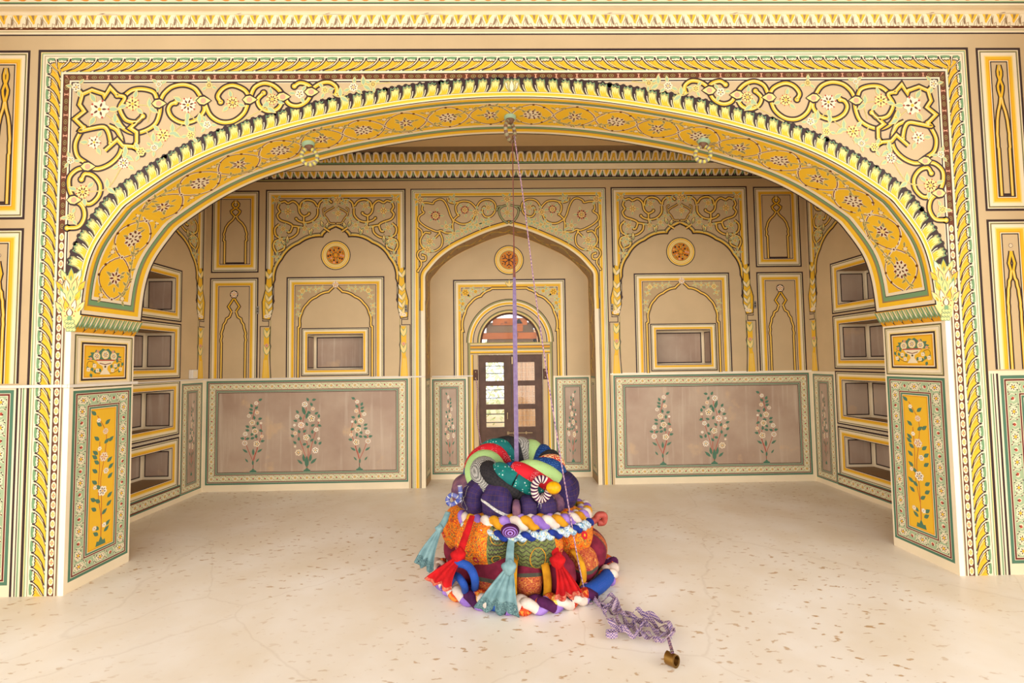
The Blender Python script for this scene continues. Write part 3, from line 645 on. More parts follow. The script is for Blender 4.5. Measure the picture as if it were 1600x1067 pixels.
def bay(p, tfm, full=True):
    "one cusped bay of the upper wall, drawn right of centre and mirrored; local x from the bay's centre, real heights"
    for s in (-1, 1):
        p.t = lambda u, v, s=s: tfm(s*(abs(u)) if False else s*u, v)
        X1 = .922; Z1 = 3.935
        # frame
        off = 0
        for w, c in picf(.66):
            p.poly([(0,Z1-off),(X1-off,Z1-off),(X1-off-w,Z1-off-w),(0,Z1-off-w)], c, 3)
            p.poly([(X1-off,Z1-off),(X1-off-w,Z1-off-w),(X1-off-w,2.42),(X1-off,2.42)], c, 3); off += w
        # cusped line
        cu = [(0,3.418),(.165,3.30)]
        ap = catmull([(0,3.43),(.09,3.385),(.15,3.335),(.170,3.296)], 5)
        cs = [(.170,3.296),(.475,3.205),(.70,3.0),(.79,2.73),(.80,2.45),(.845,2.24)]
        line = ap[:-1]+multifoil(cs, .20)
        p.stroke(line, .020, 'dark', 6); p.stroke(line, .026, 'yellow', 7, off=.022); p.stroke(line, .008, 'pale', 8, off=.026); p.stroke(line, .008, 'olive', 8, off=.037)
        p.stroke(line, .010, 'dark', 6, off=.05)
        # scrolls
        def L(q): a = z7(q); return (c0-a[0], a[1])
        for P, sm in (([(640,230),(655,180),(700,148),(750,150),(775,170)],1),([(630,215),(590,165),(520,150),(465,178),(450,230)],1),([(635,240),(630,310),(580,365),(510,385),(440,370),(410,345)],1),
            ([(205,140),(240,175),(290,165),(325,185),(380,165),(430,205),(445,280),(490,320),(540,300),(545,290)],1),([(240,175),(220,230),(240,270),(215,310),(245,360),(330,390),(370,420),(350,480),(330,485)],1),
            ([(490,320),(490,380),(500,430)],1),([(370,420),(440,430),(500,440)],1),([(235,400),(190,450),(200,520),(260,555),(250,560)],1),([(260,550),(350,548),(420,500),(435,440)],1),([(250,560),(190,580),(175,640),(210,710)],1),
            ([(225,690),(280,660),(290,610),(260,590)],1),([(700,440),(760,480)],0)):
            p.scroll([L(q) for q in P], .022, 8, smooth=bool(sm), o=1.0)
        P = [L(q) for q in [(807,220),(775,240),(730,265),(700,300),(735,350),(760,390),(807,395)]]; p.scroll(P, .018, 9, c='gold', hl='mint', o=.9)
        P = [L(q) for q in [(700,300),(690,250),(710,235)]]; p.scroll(P, .014, 9, c='gold', hl='mint', o=.9)
        for P, a, Ln in (((570,520),2.0,.09),((560,500),1.3,.08),((690,430),1.9,.09),((720,440),1.2,.08),((320,600),1.6,.10),((300,620),2.2,.09)): p.leaf(L(P), pi-a, Ln, .035, 'pale', 12, 'dark'); p.leaf(L(P), pi-a, Ln*.6, .014, 'green', 14)
        for i, (x, y, r) in enumerate([(325,270,.048),(515,215,.036),(275,450,.034),(800,290,.040),(615,415,.030),(235,620,.026),(670,345,.02),(205,150,.036),(500,445,.034),(250,565,.026),(725,175,.022),(210,740,.02),(807,150,.05)]):
            q = L((x, y))
            if x > 795 and s == -1: continue
            for k in range(4): a = i+k*1.6; p.leaf((q[0]+r*.8*cos(a), q[1]+r*.8*sin(a)), a, .05, .022, 'mint', 11, 'pale')
            p.flower(q, r, 13, 'pale', 'maroon', 6, True, i, tips='rust' if r > .03 else None)
        # acanthus bracket and colonette
        bx = .86
        p.poly([(bx-.03,2.86),(bx+.03,2.88),(bx+.05,2.6),(bx+.09,2.44),(bx+.085,2.22),(bx-.01,2.205),(bx-.045,2.35),(bx-.035,2.6)], 'yellow', 12)
        p.stroke([(bx-.03,2.86),(bx-.037,2.6),(bx-.047,2.35),(bx-.01,2.205),(bx+.085,2.22),(bx+.095,2.44),(bx+.055,2.6),(bx+.035,2.88)], .012, 'dark', 13)
        for z in (2.80,2.62,2.50,2.40,2.31): p.leaf((bx+.01, z-.06), 1.2, .11, .035, 'pale', 14, 'olive'); p.leaf((bx+.01, z-.05), 2.1, .09, .03, 'cream', 14, 'olive')
        for x, z in ((bx,2.26),(bx+.04,2.25)): p.flower((x, z), .028, 18, 'cream', 'rust', 5, False)
        p.stroke([(bx+.085,2.21),(bx+.085,2.19),(bx+.005,2.19),(bx+.005,2.12),(bx+.115,2.12),(bx+.115,1.44)], .010, 'dark', 12)
        p.stroke([(bx-.02,2.20),(bx-.02,1.44)], .007, 'olive', 12)
        p.poly([(bx-.01,1.44),(bx+.085,1.44),(bx+.07,1.68),(bx+.055,1.72),(bx+.06,1.8),(bx+.065,1.9),(bx+.065,2.1),(bx-.005,2.1),(bx,1.9),(bx,1.8),(bx+.01,1.7)], 'yellow', 13)
        for x in (.02,.04,.06): p.stroke([(bx+x,1.44),(bx+x*.7+.01,1.68)], .005, 'pale', 14)
        for z in (2.06,1.84): p.leaf((bx+.03, z-.09), 1.3, .12, .035, 'pale', 14, 'green'); p.leaf((bx+.03, z-.09), 1.9, .12, .035, 'pale', 14, 'green')
        p.flower((bx+.03,1.87), .026, 17, 'pink', 'rust', 5, False)
        p.stroke([(bx-.015,2.12),(bx-.01,1.9),(bx-.025,1.86),(bx-.01,1.8),(bx-.02,1.6),(bx-.03,1.44)], .010, 'dark', 14)
        if full:
            if s == 1: medallion(p, (0, 3.05), .185)
            # niche surround
            off = 0
            for w, c in picf(.62):
                p.poly([(0,2.765-off),(.64-off,2.765-off),(.64-off-w,2.765-off-w),(0,2.765-off-w)], c, 4)
                p.poly([(.64-off,2.765-off),(.64-off-w,2.765-off-w),(.64-off-w,1.44),(.64-off,1.44)], c, 4); off += w
            p.poly([(0,2.65),(.525,2.65),(.525,2.2),(.44,2.2),(.36,2.42),(.2,2.5),(0,2.62)], 'beige2', 4)
            ap = catmull([(0,2.63),(.05,2.585),(.085,2.55)], 4)
            line = ap[:-1]+multifoil([(.085,2.55),(.245,2.485),(.355,2.40),(.425,2.28),(.445,2.15),(.445,2.09),(.448,1.44)][:5], .18)+[Vector((.448,2.10)), Vector((.465,2.09)), Vector((.465,1.44))]
            p.poly([(0,2.6)]+[tuple(q) for q in line[:-1]]+[(.465,1.44),(0,1.44)], 'beige', 5) if False else None
            p.stroke(line, .012, 'dark', 6); p.stroke(line, .020, 'yellow', 7, off=.016); p.stroke(line, .006, 'pale', 8, off=.018); p.stroke(line, .010, 'dark', 6, off=.032)
            for i, (x, y, r) in enumerate([(.43,2.58,.036),(.35,2.6,.02),(.46,2.5,.022),(.26,2.6,.018),(.49,2.38,.018),(.18,2.61,.014),(.48,2.28,.012)]):
                for k in range(4): a = i+k*1.6; p.leaf((x+r*.7*cos(a), y+r*.7*sin(a)), a, .035, .016, 'mint', 9, 'pale')
                p.flower((x, y), r, 11, 'pale', 'maroon', 6, True, i)
            if s == 1: p.flower((0,2.66), .045, 12, 'cream', 'rust', 5, True, .3, tips='rust')
            off = 0
            for w, c in picf(.46):
                x1, z0, z1 = .44-off, 1.463+off, 2.09-off
                p.poly([(0,z1),(x1,z1),(x1-w,z1-w),(0,z1-w)], c, 16); p.poly([(x1,z0),(x1,z1),(x1-w,z1-w),(x1-w,z0+w)], c, 16)
                p.poly([(0,z0),(x1,z0),(x1-w,z0+w),(0,z0+w)], c, 16); off += w
    p.t = None
for cc in (-2.29, 2.29): bay(p, (lambda u, v, cc=cc: (cc+u, v)))
for tf in (None, mir):
    p.t = tf
    ogee_panel(p, -3.915, 2.83, -3.295, 3.925, .64, 0, False); ogee_panel(p, -3.925, 1.44, -3.295, 2.765, .64, 1, True)
    # dado with three flowering plants
    p.rect(-WB, 0, -1.335, 1.45, 'cream', 4); p.rect(-WB, 1.425, -RX-.03, 1.445, 'white', 5)
    a = dado_panel(p, -3.945, .085, -1.345, 1.415, .72, .072, 'grey', 5)
    W_ = a[2]-a[0]; H_ = a[3]-a[1]
    def TR(x, y, m=1): return (a[0]+(x-140)/1315*W_, a[3]-(y-260)/612*H_)
    plant(p, PLANT_A, (lambda x, y: (TR(x, y) if tf is None else mir(*TR(x, y)))), 20)
    plant(p, PLANT_B, (lambda x, y: (TR(x, y) if tf is None else mir(*TR(x, y)))), 20)
    plant(p, PLANT_A, (lambda x, y: (TR(1185-(x-400), y) if tf is None else mir(*TR(1185-(x-400), y)))), 20)
    p.t = tf
    # pilaster stripes down to the floor
    X = -1.305
    for w, c in [(.014,'dark'),(.010,'cream'),(.010,'green'),(.012,'cream'),(.005,'dark'),(.012,'cream'),(.030,'yellow'),(.012,'pale'),(.010,'dark'),(.006,'cream'),(.010,'dark'),(.054,'cream')]:
        zt = 3.932-(X+1.305)*1.0 if X < -1.19 else 2.6
        p.poly([(X,0),(X+w,0),(X+w,zt),(X,zt)], c, 6); X += w
p.t = None
off = 0
for w, c in [(.014,'dark'),(.010,'cream'),(.010,'green'),(.012,'cream'),(.005,'dark'),(.012,'cream'),(.030,'yellow'),(.012,'pale'),(.010,'dark')]:
    x1 = 1.305-off; z1 = 3.932-off
    p.poly([(-x1,z1),(x1,z1),(x1-w,z1-w),(-x1+w,z1-w)], c, 7); off += w
cl = [q for q in CARCH if q.y > 2.2]
p.bands(cl, [(0,.016,'cream'),(.016,.030,'pale'),(.030,.056,'yellow'),(.056,.068,'dark')], 8)
for tf in (None, mir):
    p.t = tf
    def L(q): a = onY(640+q[0]/7.11, 290+q[1]/7.11, D); return (a[0]-.02, a[1])
    for P in ([(160,190),(215,190),(275,200),(290,175),(350,150),(400,170),(440,240),(470,330),(500,390),(495,440),(500,520)],[(165,200),(155,270),(175,300),(125,340),(120,390),(170,440),(240,480),(320,510),(365,500),(420,525),(500,525)],
              [(440,140),(450,175),(500,195),(560,185),(620,172),(690,185),(740,230),(760,260)],[(560,190),(530,230),(535,290),(560,330)],[(760,240),(800,180),(860,155),(930,165),(970,215),(965,285),(920,340),(860,345),(825,300),(830,250),(845,240)],
              [(740,330),(710,390),(650,425),(580,425),(520,395),(500,385)],[(500,385),(550,335)],[(110,465),(150,500),(160,550),(190,520),(240,525)],[(160,550),(135,610),(150,670),(190,710)],[(240,730),(310,720),(370,670),(380,590),(350,520)],
              [(170,705),(120,730),(105,780),(140,830),(190,830),(195,785),(160,770)],[(140,830),(150,880),(110,950)],[(300,580),(360,520)]):
        p.scroll([L(q) for q in P], .019, 10, o=1.0)
    for P in ([(1100,215),(1050,230),(1010,270),(1020,330),(1060,390),(1100,410)],[(1050,230),(1000,235),(985,270)]): p.scroll([L(q) for q in P], .018, 12, c='olive', hl='mint', o=.8)
    for i, (x, y, r) in enumerate([(305,335,.062),(630,270,.054),(890,245,.036),(240,620,.046),(135,165,.045),(750,300,.045),(215,710,.045),(600,500,.024),(660,480,.02),(765,440,.026),(890,400,.014),(455,600,.014),(510,535,.026),(425,455,.03),(1100,300,.034),(500,150,.02),(1100,150,.045),(840,410,.02),(720,430,.02)]):
        q = L((x, y))
        if x == 1100 and tf: continue
        for k in range(5): a = i+k*1.3; p.leaf((q[0]+r*.9*cos(a), q[1]+r*.9*sin(a)), a, .055, .024, 'mint', 14, 'pale')
        if r > .05:
            for k in range(12): a = k*pi/6; p.disc((q[0]+r*.85*cos(a), q[1]+r*.85*sin(a)), r*.2, 'rust' if k % 2 else 'maroon', 16, 6)
            r *= .75
        p.flower(q, r, 17, 'pale', 'maroon', 7, True, i, tips='rust' if r > .03 else None)
p.t = None
wall_back = p.build('wall_back', kind='structure')
# reveal and soffit of the recess
cl2 = CARCH; CAL = [0.0]
for a, b in zip(cl2[:-1], cl2[1:]): CAL.append(CAL[-1]+(b-a).length)
def cso(u, v, h):
    u = max(0, min(CAL[-1], u)); i = 0
    while i < len(CAL)-2 and CAL[i+1] < u: i += 1
    a, b = cl2[i], cl2[i+1]; t = (b-a).normalized(); k = (u-CAL[i])/(CAL[i+1]-CAL[i]); q = a.lerp(b, k)
    return (q.x+t.y*h, D+v, q.y-t.x*h)
p = Paint(cso); US = sorted(set([CAL[-1]*i/160 for i in range(161)]+CAL))
W2 = DR-D
for a, b, c in ((0,.02,'cream'),(.02,.035,'dark'),(.035,.39,'tan'),(.39,.40,'dark'),(.40,.415,'yellow'),(.415,W2,'cream')): p.strip([(u, a) for u in US], [(u, b) for u in US], c, 0)
v1 = [(u, .21+.10*sin(u*14)) for u in US if 1.45 < u < CAL[-1]-1.45]
vv = [(1.45+(CAL[-1]-2.9)*i/300, .21+.1*sin(i*.22)) for i in range(301)]
p.stroke(vv, .014, 'yellow', 2)
for i in range(6, 296, 7):
    q = vv[i]; m = 1 if i % 2 else -1
    p.leaf(q, .7*m, .12, .035, 'olive', 2); p.leaf(q, pi-.7*m, .10, .035, 'olive', 2); p.stroke([q, (q[0]+.09, q[1]+m*.07)], .008, 'yellow', 3); p.disc((q[0]+.05, q[1]-m*.06), .014, 'brown', 3, 6)
for u0 in (.10, CAL[-1]-1.40): dado_panel(p, u0, .06, u0+1.30, .38, .5, .05, 'grey', 2, dk='dark')
p.build('arch_reveal', wall_back)
# wall inside the recess with the doorway and fanlight openings
DXL, DXR, DZ = -.46, .46, 1.72; FCX, FCZ, FRR = 0.0, 1.89, .425
p = Paint(lambda u, v, h: (u, DR-h, v))
grid(p, -RX-.02, 0, RX+.02, FCZ, [(DXL,-1,DXR,DZ)], 'beige')
arc = [(FCX-FRR*cos(pi*i/24), FCZ+FRR*sin(pi*i/24)) for i in range(25)]
for a, b in zip(arc[:-1], arc[1:]): p.poly([a, b, (b[0],3.5), (a[0],3.5)], 'beige', 0)
p.rect(-RX-.02, FCZ, -FRR, 3.5, 'beige', 0); p.rect(FRR, FCZ, RX+.02, 3.5, 'beige', 0)
for x in (DXL, DXR): p.raw([(x,DR,0),(x,DR,DZ),(x,DR+.2,DZ),(x,DR+.2,0)], 'cream')
p.raw([(DXL,DR,DZ),(DXR,DR,DZ),(DXR,DR+.2,DZ),(DXL,DR+.2,DZ)], 'cream')
for a, b in zip(arc[:-1], arc[1:]): p.raw([(a[0],DR,a[1]),(b[0],DR,b[1]),(b[0],DR+.2,b[1]),(a[0],DR+.2,a[1])], 'cream')
p.raw([(-FRR,DR,FCZ),(FRR,DR,FCZ),(FRR,DR+.2,FCZ),(-FRR,DR+.2,FCZ)], 'cream')
medallion(p, (0, 3.06), .20, False)
for s in (-1, 1):
    p.t = lambda u, v, s=s: (s*u, v)
    off = 0
    for w, c in picf(.66):
        p.poly([(0,2.785-off),(.797-off,2.785-off),(.797-off-w,2.785-off-w),(0,2.785-off-w)], c, 3)
        p.poly([(.797-off,2.785-off),(.797-off-w,2.785-off-w),(.797-off-w,1.40),(.797-off,1.40)], c, 3); off += w
    def L(q): a = onY(700+q[0]/6.275, 430+q[1]/6.275, DR); return (.02-a[0]+.002, a[1])
    cs = [L(q) for q in [(430,155),(345,215),(250,275),(195,375),(178,560)]]
    line = [Vector((0, cs[0][1]+.02)), Vector((cs[0][0]-.03, cs[0][1]+.02))]+multifoil(cs, .2)+[Vector((cs[-1][0]+.02, cs[-1][1])), Vector((cs[-1][0]+.02, 1.40))]
    p.stroke(line, .012, 'dark', 6); p.stroke(line, .022, 'yellow', 7, off=.018); p.stroke(line, .006, 'pale', 8, off=.02); p.stroke(line, .012, 'dark', 6, off=.034)
    for i, (x, y, r) in enumerate([(185,170,.05),(285,160,.026),(160,280,.026),(255,140,.014),(360,140,.014),(155,240,.012),(155,340,.012),(230,210,.012)]):
        q = L((x, y))
        for k in range(5): a = i+k*1.3; p.leaf((q[0]+r*.8*cos(a), q[1]+r*.8*sin(a)), a, .04, .018, 'mint', 9, 'pale')
        p.flower(q, r, 11, 'yellow', 'maroon', 6, True, i)
    for k in range(3 if s == 1 else 0): p.leaf((0,2.68), pi/2+.7-k*.7, .09, .03, 'pale', 12, 'olive')
    # fanlight surround
    def arcp(r, x=1): return [(r*sin(pi/2*i/16), FCZ+r*cos(pi/2*i/16)) for i in range(17)]
    r = FRR
    for w, c in [(.012,'pale'),(.016,'olive'),(.010,'dark'),(.052,'beige'),(.012,'dark'),(.010,'cream'),(.030,'yellow'),(.016,'cream'),(.024,'olive'),(.010,'dark')]:
        p.strip(arcp(r), arcp(r+w), c, 5); r += w
    # horizontal bars between fanlight and doors and around the doors
    z = FCZ
    for w, c in [(.014,'olive'),(.010,'pale'),(.020,'beige'),(.008,'dark'),(.028,'gold'),(.008,'shade'),(.022,'olive'),(.012,'cream'),(.026,'yellow'),(.008,'dark')]:
        p.rect(0, z-w, .60 if c not in ('x',) else .6, z, c, 6); z -= w
    X = .60
    for w, c in [(.010,'dark'),(.030,'olive'),(.010,'cream'),(.024,'yellow'),(.008,'dark'),(.058,'beige')]: p.rect(X-w, 0, X, FCZ if X > .56 else 1.72, c, 7); X -= w
    # lower panels
    p.rect(.60, 0, RX+.02, 1.41, 'cream', 9)
    a = dado_panel(p, .628, .07, RX-.02, 1.385, .62, .062, 'grey', 10, unit=.072)
    W_ = a[2]-a[0]; H_ = a[3]-a[1]
    t0 = p.t
    plant(p, PLANT_A, (lambda x, y: t0(a[0]+(x-290)/230*W_, a[3]-(y-275)/600*H_)), 24)
    p.t = None
p.build('recess_wall', wall_back)
# back cornice
bprof = [(4.04,0),(4.07,.01),(4.08,.015),(4.175,.05),(4.185,.055),(4.21,.07),(4.245,.11),(4.262,.12),(4.272,.125),(4.292,.13),(4.43,.17)]
p = Paint(corn_pt(D, bprof, D+3.366))
bc = ['olive','dark','dark','shade','cream','cream','cream','dark','green','dark']
for (z0, _), (z1, _), c in zip(bprof[:-1], bprof[1:], bc): p.rect(-WB, z0, WB, z1, c, 0)
p.rect(-WB,4.04,WB,4.052,'dark',1)
for tf in (None, mir):
    p.t = tf; p.along([(0,4.175),(-WB,4.175)], .095, .106, u_backlow); p.along([(0,4.430),(-WB,4.430)], .135, .110, u_backup)
p.t = None
p.build('trim_2', kind='structure')

# ---- alcove side walls with four shelf niches each
ZN = [(.30,.656,.215,.755),(.886,1.332,.80,1.425),(1.58,2.01,1.47,2.10),(2.256,2.66,2.145,2.775)]
for s, nm in ((-1,'wall_left'),(1,'wall_right')):
    p = Paint(lambda u, v, h, s=s: (s*(WB-h), u, v))
    holes = [(1.05, a, 2.105, b) for a, b, c, d in ZN]
    grid(p, T, 0, D, HC, holes, 'beige')
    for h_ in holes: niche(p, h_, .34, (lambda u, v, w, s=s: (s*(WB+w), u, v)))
    p.rect(T, 0, D, 1.435, 'cream', 1) if False else grid(p, T, 0, D, 1.435, holes[:2], 'cream', 1)
    for k, (a, b, c, d) in enumerate(ZN):
        ws = picf(.62); tot = sum(w for w, _ in ws); x0, z0, x1, z1 = 1.05-tot, a-tot, 2.105+tot, b+tot
        p.frame(x0, max(c-.0, a-tot), x1, z1, ws, 3+k) if a-tot >= c-.03 else p.frame(x0, a-tot, x1, z1, ws, 3+k)
    for z in (.775,.79,.765): p.stroke([(.93,z),(2.22,z)], .005, 'dark', 9)
    dado_panel(p, 2.25, .06, 2.63, 1.40, .55, .055, 'grey', 3, unit=.065)
    t0 = None
    plant(p, PLANT_A, (lambda x, y: (2.44+(x-400)/230*.13, .28+(865-y)/560*.9)), 24)
    # border under the niches
    p.rect(T, .055, 2.25, .20, 'teal', 3); p.rect(T,.07,2.25,.187,'maroon',4); p.rect(T,.085,2.25,.172,'fawn',5)
    p.lb = 3; p.along([(T,.170),(2.25,.170)], -.085, .07, u_dado); p.lb = 0
    sgn = 1
    bay(p, (lambda u, v: (1.63+u*1.06, v)), False)
    medallion(p, (1.63, 3.05), .185)
    p.build(nm, kind='structure')
# ---- walls of the room the photograph is taken from, ceilings, floor
for s, nm in ((-1,'wall_left_front'),(1,'wall_right_front')):
    p = Paint(lambda u, v, h, s=s: (s*(3.99-h), u, v))
    p.rect(-.9, 0, 0, HT, 'beige', 0); p.rect(-.9, 0, 0, 1.45, 'cream', 1); p.raw([(s*3.99,-.9,0),(s*4.6,-.9,0),(s*4.6,-.9,HT),(s*3.99,-.9,HT)], 'beige')
    dado_panel(p, -.82, .08, -.08, 1.42, .8, .085, 'grey', 2); ogee_panel(p, -.8, 1.6, -.1, 3.9, .9, 0, False)
    p.build(nm, kind='structure')
mat('ceiling_plaster', (208,178,134), noise=.06, scale=2)
def slab(name, x0, y0, z0, x1, y1, z1, m, kind=None, parent=None):
    V = [(x, y, z) for z in (z0, z1) for y in (y0, y1) for x in (x0, x1)]
    F = [(0,2,3,1),(4,5,7,6),(0,1,5,4),(2,6,7,3),(0,4,6,2),(1,3,7,5)]
    o = mesh_obj(name, V, F, [m], parent=parent)
    if kind: o['kind'] = kind
    return o
slab('ceiling', -4.0, T, HC, 4.0, D+.02, HC+.1, MATS['ceiling_plaster'], 'structure')
slab('ceiling_border', -3.98, D-.30, HC-.002, 3.98, D-.17, HC, MATS['paint_shade'], 'structure')
slab('ceiling_front', -4.6, -5.2, HT, 4.6, .0, HT+.1, mat('ceiling_front_dark', (104,78,56)), 'structure')  # unseen; colour darkened to cut bounce light on the top of the front wall
# floor plaster, worn and speckled
def floor_mat():
    m = bpy.data.materials.new('floor_plaster'); m.use_nodes = True; nt = m.node_tree; N = nt.nodes; Lk = nt.links; b = N['Principled BSDF']
    b.inputs['Roughness'].default_value = .34; b.inputs['Specular IOR Level'].default_value = .35
    tc = N.new('ShaderNodeTexCoord')
    def noise(scale, det, sx=1, sy=1, rot=0, dist=0):
        mp = N.new('ShaderNodeMapping'); mp.inputs['Scale'].default_value = (sx, sy, 1); mp.inputs['Rotation'].default_value = (0, 0, rot)
        n = N.new('ShaderNodeTexNoise'); n.inputs['Scale'].default_value = scale; n.inputs['Detail'].default_value = det; n.inputs['Distortion'].default_value = dist
        Lk.new(tc.outputs['Object'], mp.inputs['Vector']); Lk.new(mp.outputs['Vector'], n.inputs['Vector']); return n
    def ramp(src, p0, p1, c0, c1):
        r = N.new('ShaderNodeValToRGB'); r.color_ramp.elements[0].position = p0; r.color_ramp.elements[1].position = p1
        r.color_ramp.elements[0].color = (*c0, 1); r.color_ramp.elements[1].color = (*c1, 1); Lk.new(src, r.inputs['Fac']); return r
    base = ramp(noise(1.6, 6).outputs['Fac'], .35, .7, lin((234,220,198)), lin((246,238,226)))
    sp = ramp(noise(13, 3, 1, 2.0, .5, .3).outputs['Fac'], .62, .67, (0,0,0), (1,1,1))
    big = ramp(noise(.7, 2).outputs['Fac'], .40, .62, (.12,)*3, (1,1,1))
    mu = N.new('ShaderNodeMath'); mu.operation = 'MULTIPLY'; Lk.new(sp.outputs['Color'], mu.inputs[0]); Lk.new(big.outputs['Color'], mu.inputs[1])
    mx = N.new('ShaderNodeMixRGB'); Lk.new(mu.outputs[0], mx.inputs['Fac']); Lk.new(base.outputs['Color'], mx.inputs['Color1']); mx.inputs['Color2'].default_value = (*lin((192,156,112)), 1)
    vo = N.new('ShaderNodeTexVoronoi'); vo.feature = 'DISTANCE_TO_EDGE'; vo.inputs['Scale'].default_value = .55
    nz = noise(3, 4); ad = N.new('ShaderNodeMixRGB'); ad.inputs['Fac'].default_value = .12; Lk.new(tc.outputs['Object'], ad.inputs['Color1']); Lk.new(nz.outputs['Color'], ad.inputs['Color2']); Lk.new(ad.outputs['Color'], vo.inputs['Vector'])
    cr = ramp(vo.outputs['Distance'], .0006, .003, (.15,)*3, (0,0,0))
    m2 = N.new('ShaderNodeMixRGB'); Lk.new(cr.outputs['Color'], m2.inputs['Fac']); Lk.new(mx.outputs['Color'], m2.inputs['Color1']); m2.inputs['Color2'].default_value = (*lin((170,140,104)), 1)
    Lk.new(m2.outputs['Color'], b.inputs['Base Color'])
    bp = N.new('ShaderNodeBump'); bp.inputs['Strength'].default_value = .12; bp.inputs['Distance'].default_value = .01; Lk.new(noise(2.2, 5).outputs['Fac'], bp.inputs['Height']); Lk.new(bp.outputs['Normal'], b.inputs['Normal'])
    return m
slab('floor', -9, -9, -.1, 9, DR+.25, 0, floor_mat(), 'structure')
#PART3
# ------------------------------------------------------------------ fabrics and other materials
def fab_base(name, rough=.85):
    m = bpy.data.materials.new(name); m.use_nodes = True; MATS[name] = m; nt = m.node_tree; b = nt.nodes['Principled BSDF']
    b.inputs['Roughness'].default_value = rough; b.inputs['Specular IOR Level'].default_value = .2
    b.inputs['Sheen Weight'].default_value = .0
    tc = nt.nodes.new('ShaderNodeTexCoord'); return m, nt, b, tc
def wrinkle(nt, b, tc, st=.35, sc_=22):
    n = nt.nodes.new('ShaderNodeTexNoise'); n.inputs['Scale'].default_value = sc_; n.inputs['Detail'].default_value = 4; n.inputs['Distortion'].default_value = .6
    bp = nt.nodes.new('ShaderNodeBump'); bp.inputs['Strength'].default_value = st; bp.inputs['Distance'].default_value = .01
    nt.links.new(tc.outputs['Object'], n.inputs['Vector']); nt.links.new(n.outputs['Fac'], bp.inputs['Height']); nt.links.new(bp.outputs['Normal'], b.inputs['Normal'])
def cloth(name, c1, c2=None, scale=14, rough=.85, bump=.35):
    c1 = tuple(v*.93 for v in c1); c2 = tuple(v*.90 for v in c2) if c2 else None
    m, nt, b, tc = fab_base(name, rough); c2 = c2 or tuple(v*.8 for v in c1)
    n = nt.nodes.new('ShaderNodeTexNoise'); n.inputs['Scale'].default_value = scale; n.inputs['Detail'].default_value = 3
    r = nt.nodes.new('ShaderNodeValToRGB'); r.color_ramp.elements[0].position = .35; r.color_ramp.elements[1].position = .65
    r.color_ramp.elements[0].color = (*lin(c2), 1); r.color_ramp.elements[1].color = (*lin(c1), 1)
    nt.links.new(tc.outputs['Object'], n.inputs['Vector']); nt.links.new(n.outputs['Fac'], r.inputs['Fac']); nt.links.new(r.outputs['Color'], b.inputs['Base Color'])
    wrinkle(nt, b, tc, bump); return m
def cloth_print(name, cols, scale=16, dist=2.0):
    m, nt, b, tc = fab_base(name); n = nt.nodes.new('ShaderNodeTexNoise'); n.inputs['Scale'].default_value = scale; n.inputs['Detail'].default_value = 1.5; n.inputs['Distortion'].default_value = dist
    r = nt.nodes.new('ShaderNodeValToRGB'); r.color_ramp.interpolation = 'CONSTANT'
    k = len(cols); els = r.color_ramp.elements
    els[0].position = 0; els[0].color = (*lin(cols[0]), 1); els[1].position = .3+.4/k; els[1].color = (*lin(cols[1 % k]), 1)
    for i in range(2, k): e = els.new(.3+.4*i/k); e.color = (*lin(cols[i]), 1)
    nt.links.new(tc.outputs['Object'], n.inputs['Vector']); nt.links.new(n.outputs['Fac'], r.inputs['Fac']); nt.links.new(r.outputs['Color'], b.inputs['Base Color'])
    wrinkle(nt, b, tc, .25); return m
def cloth_dots(name, base, dot, scale=60, size=.28, base2=None):
    m, nt, b, tc = fab_base(name, .7); v = nt.nodes.new('ShaderNodeTexVoronoi'); v.inputs['Scale'].default_value = scale; v.inputs['Randomness'].default_value = .45
    r = nt.nodes.new('ShaderNodeValToRGB'); r.color_ramp.elements[0].position = size; r.color_ramp.elements[1].position = size+.06
    r.color_ramp.elements[0].color = (*lin(dot), 1); r.color_ramp.elements[1].color = (*lin(base), 1)
    nt.links.new(tc.outputs['Object'], v.inputs['Vector']); nt.links.new(v.outputs['Distance'], r.inputs['Fac'])
    if base2:
        n = nt.nodes.new('ShaderNodeTexNoise'); n.inputs['Scale'].default_value = 9; rr = nt.nodes.new('ShaderNodeValToRGB'); rr.color_ramp.elements[0].position = .48; rr.color_ramp.elements[1].position = .52
        nt.links.new(tc.outputs['Object'], n.inputs['Vector']); nt.links.new(n.outputs['Fac'], rr.inputs['Fac'])
        mx = nt.nodes.new('ShaderNodeMixRGB'); nt.links.new(rr.outputs['Color'], mx.inputs['Fac']); nt.links.new(r.outputs['Color'], mx.inputs['Color1']); mx.inputs['Color2'].default_value = (*lin(base2), 1)
        nt.links.new(mx.outputs['Color'], b.inputs['Base Color'])
    else: nt.links.new(r.outputs['Color'], b.inputs['Base Color'])
    wrinkle(nt, b, tc, .3); return m
def cloth_check(name, c1, c2, scale=90):
    m, nt, b, tc = fab_base(name); v = nt.nodes.new('ShaderNodeTexChecker'); v.inputs['Scale'].default_value = scale
    v.inputs['Color1'].default_value = (*lin(c1), 1); v.inputs['Color2'].default_value = (*lin(c2), 1)
    nt.links.new(tc.outputs['Object'], v.inputs['Vector']); nt.links.new(v.outputs['Color'], b.inputs['Base Color']); wrinkle(nt, b, tc, .3); return m
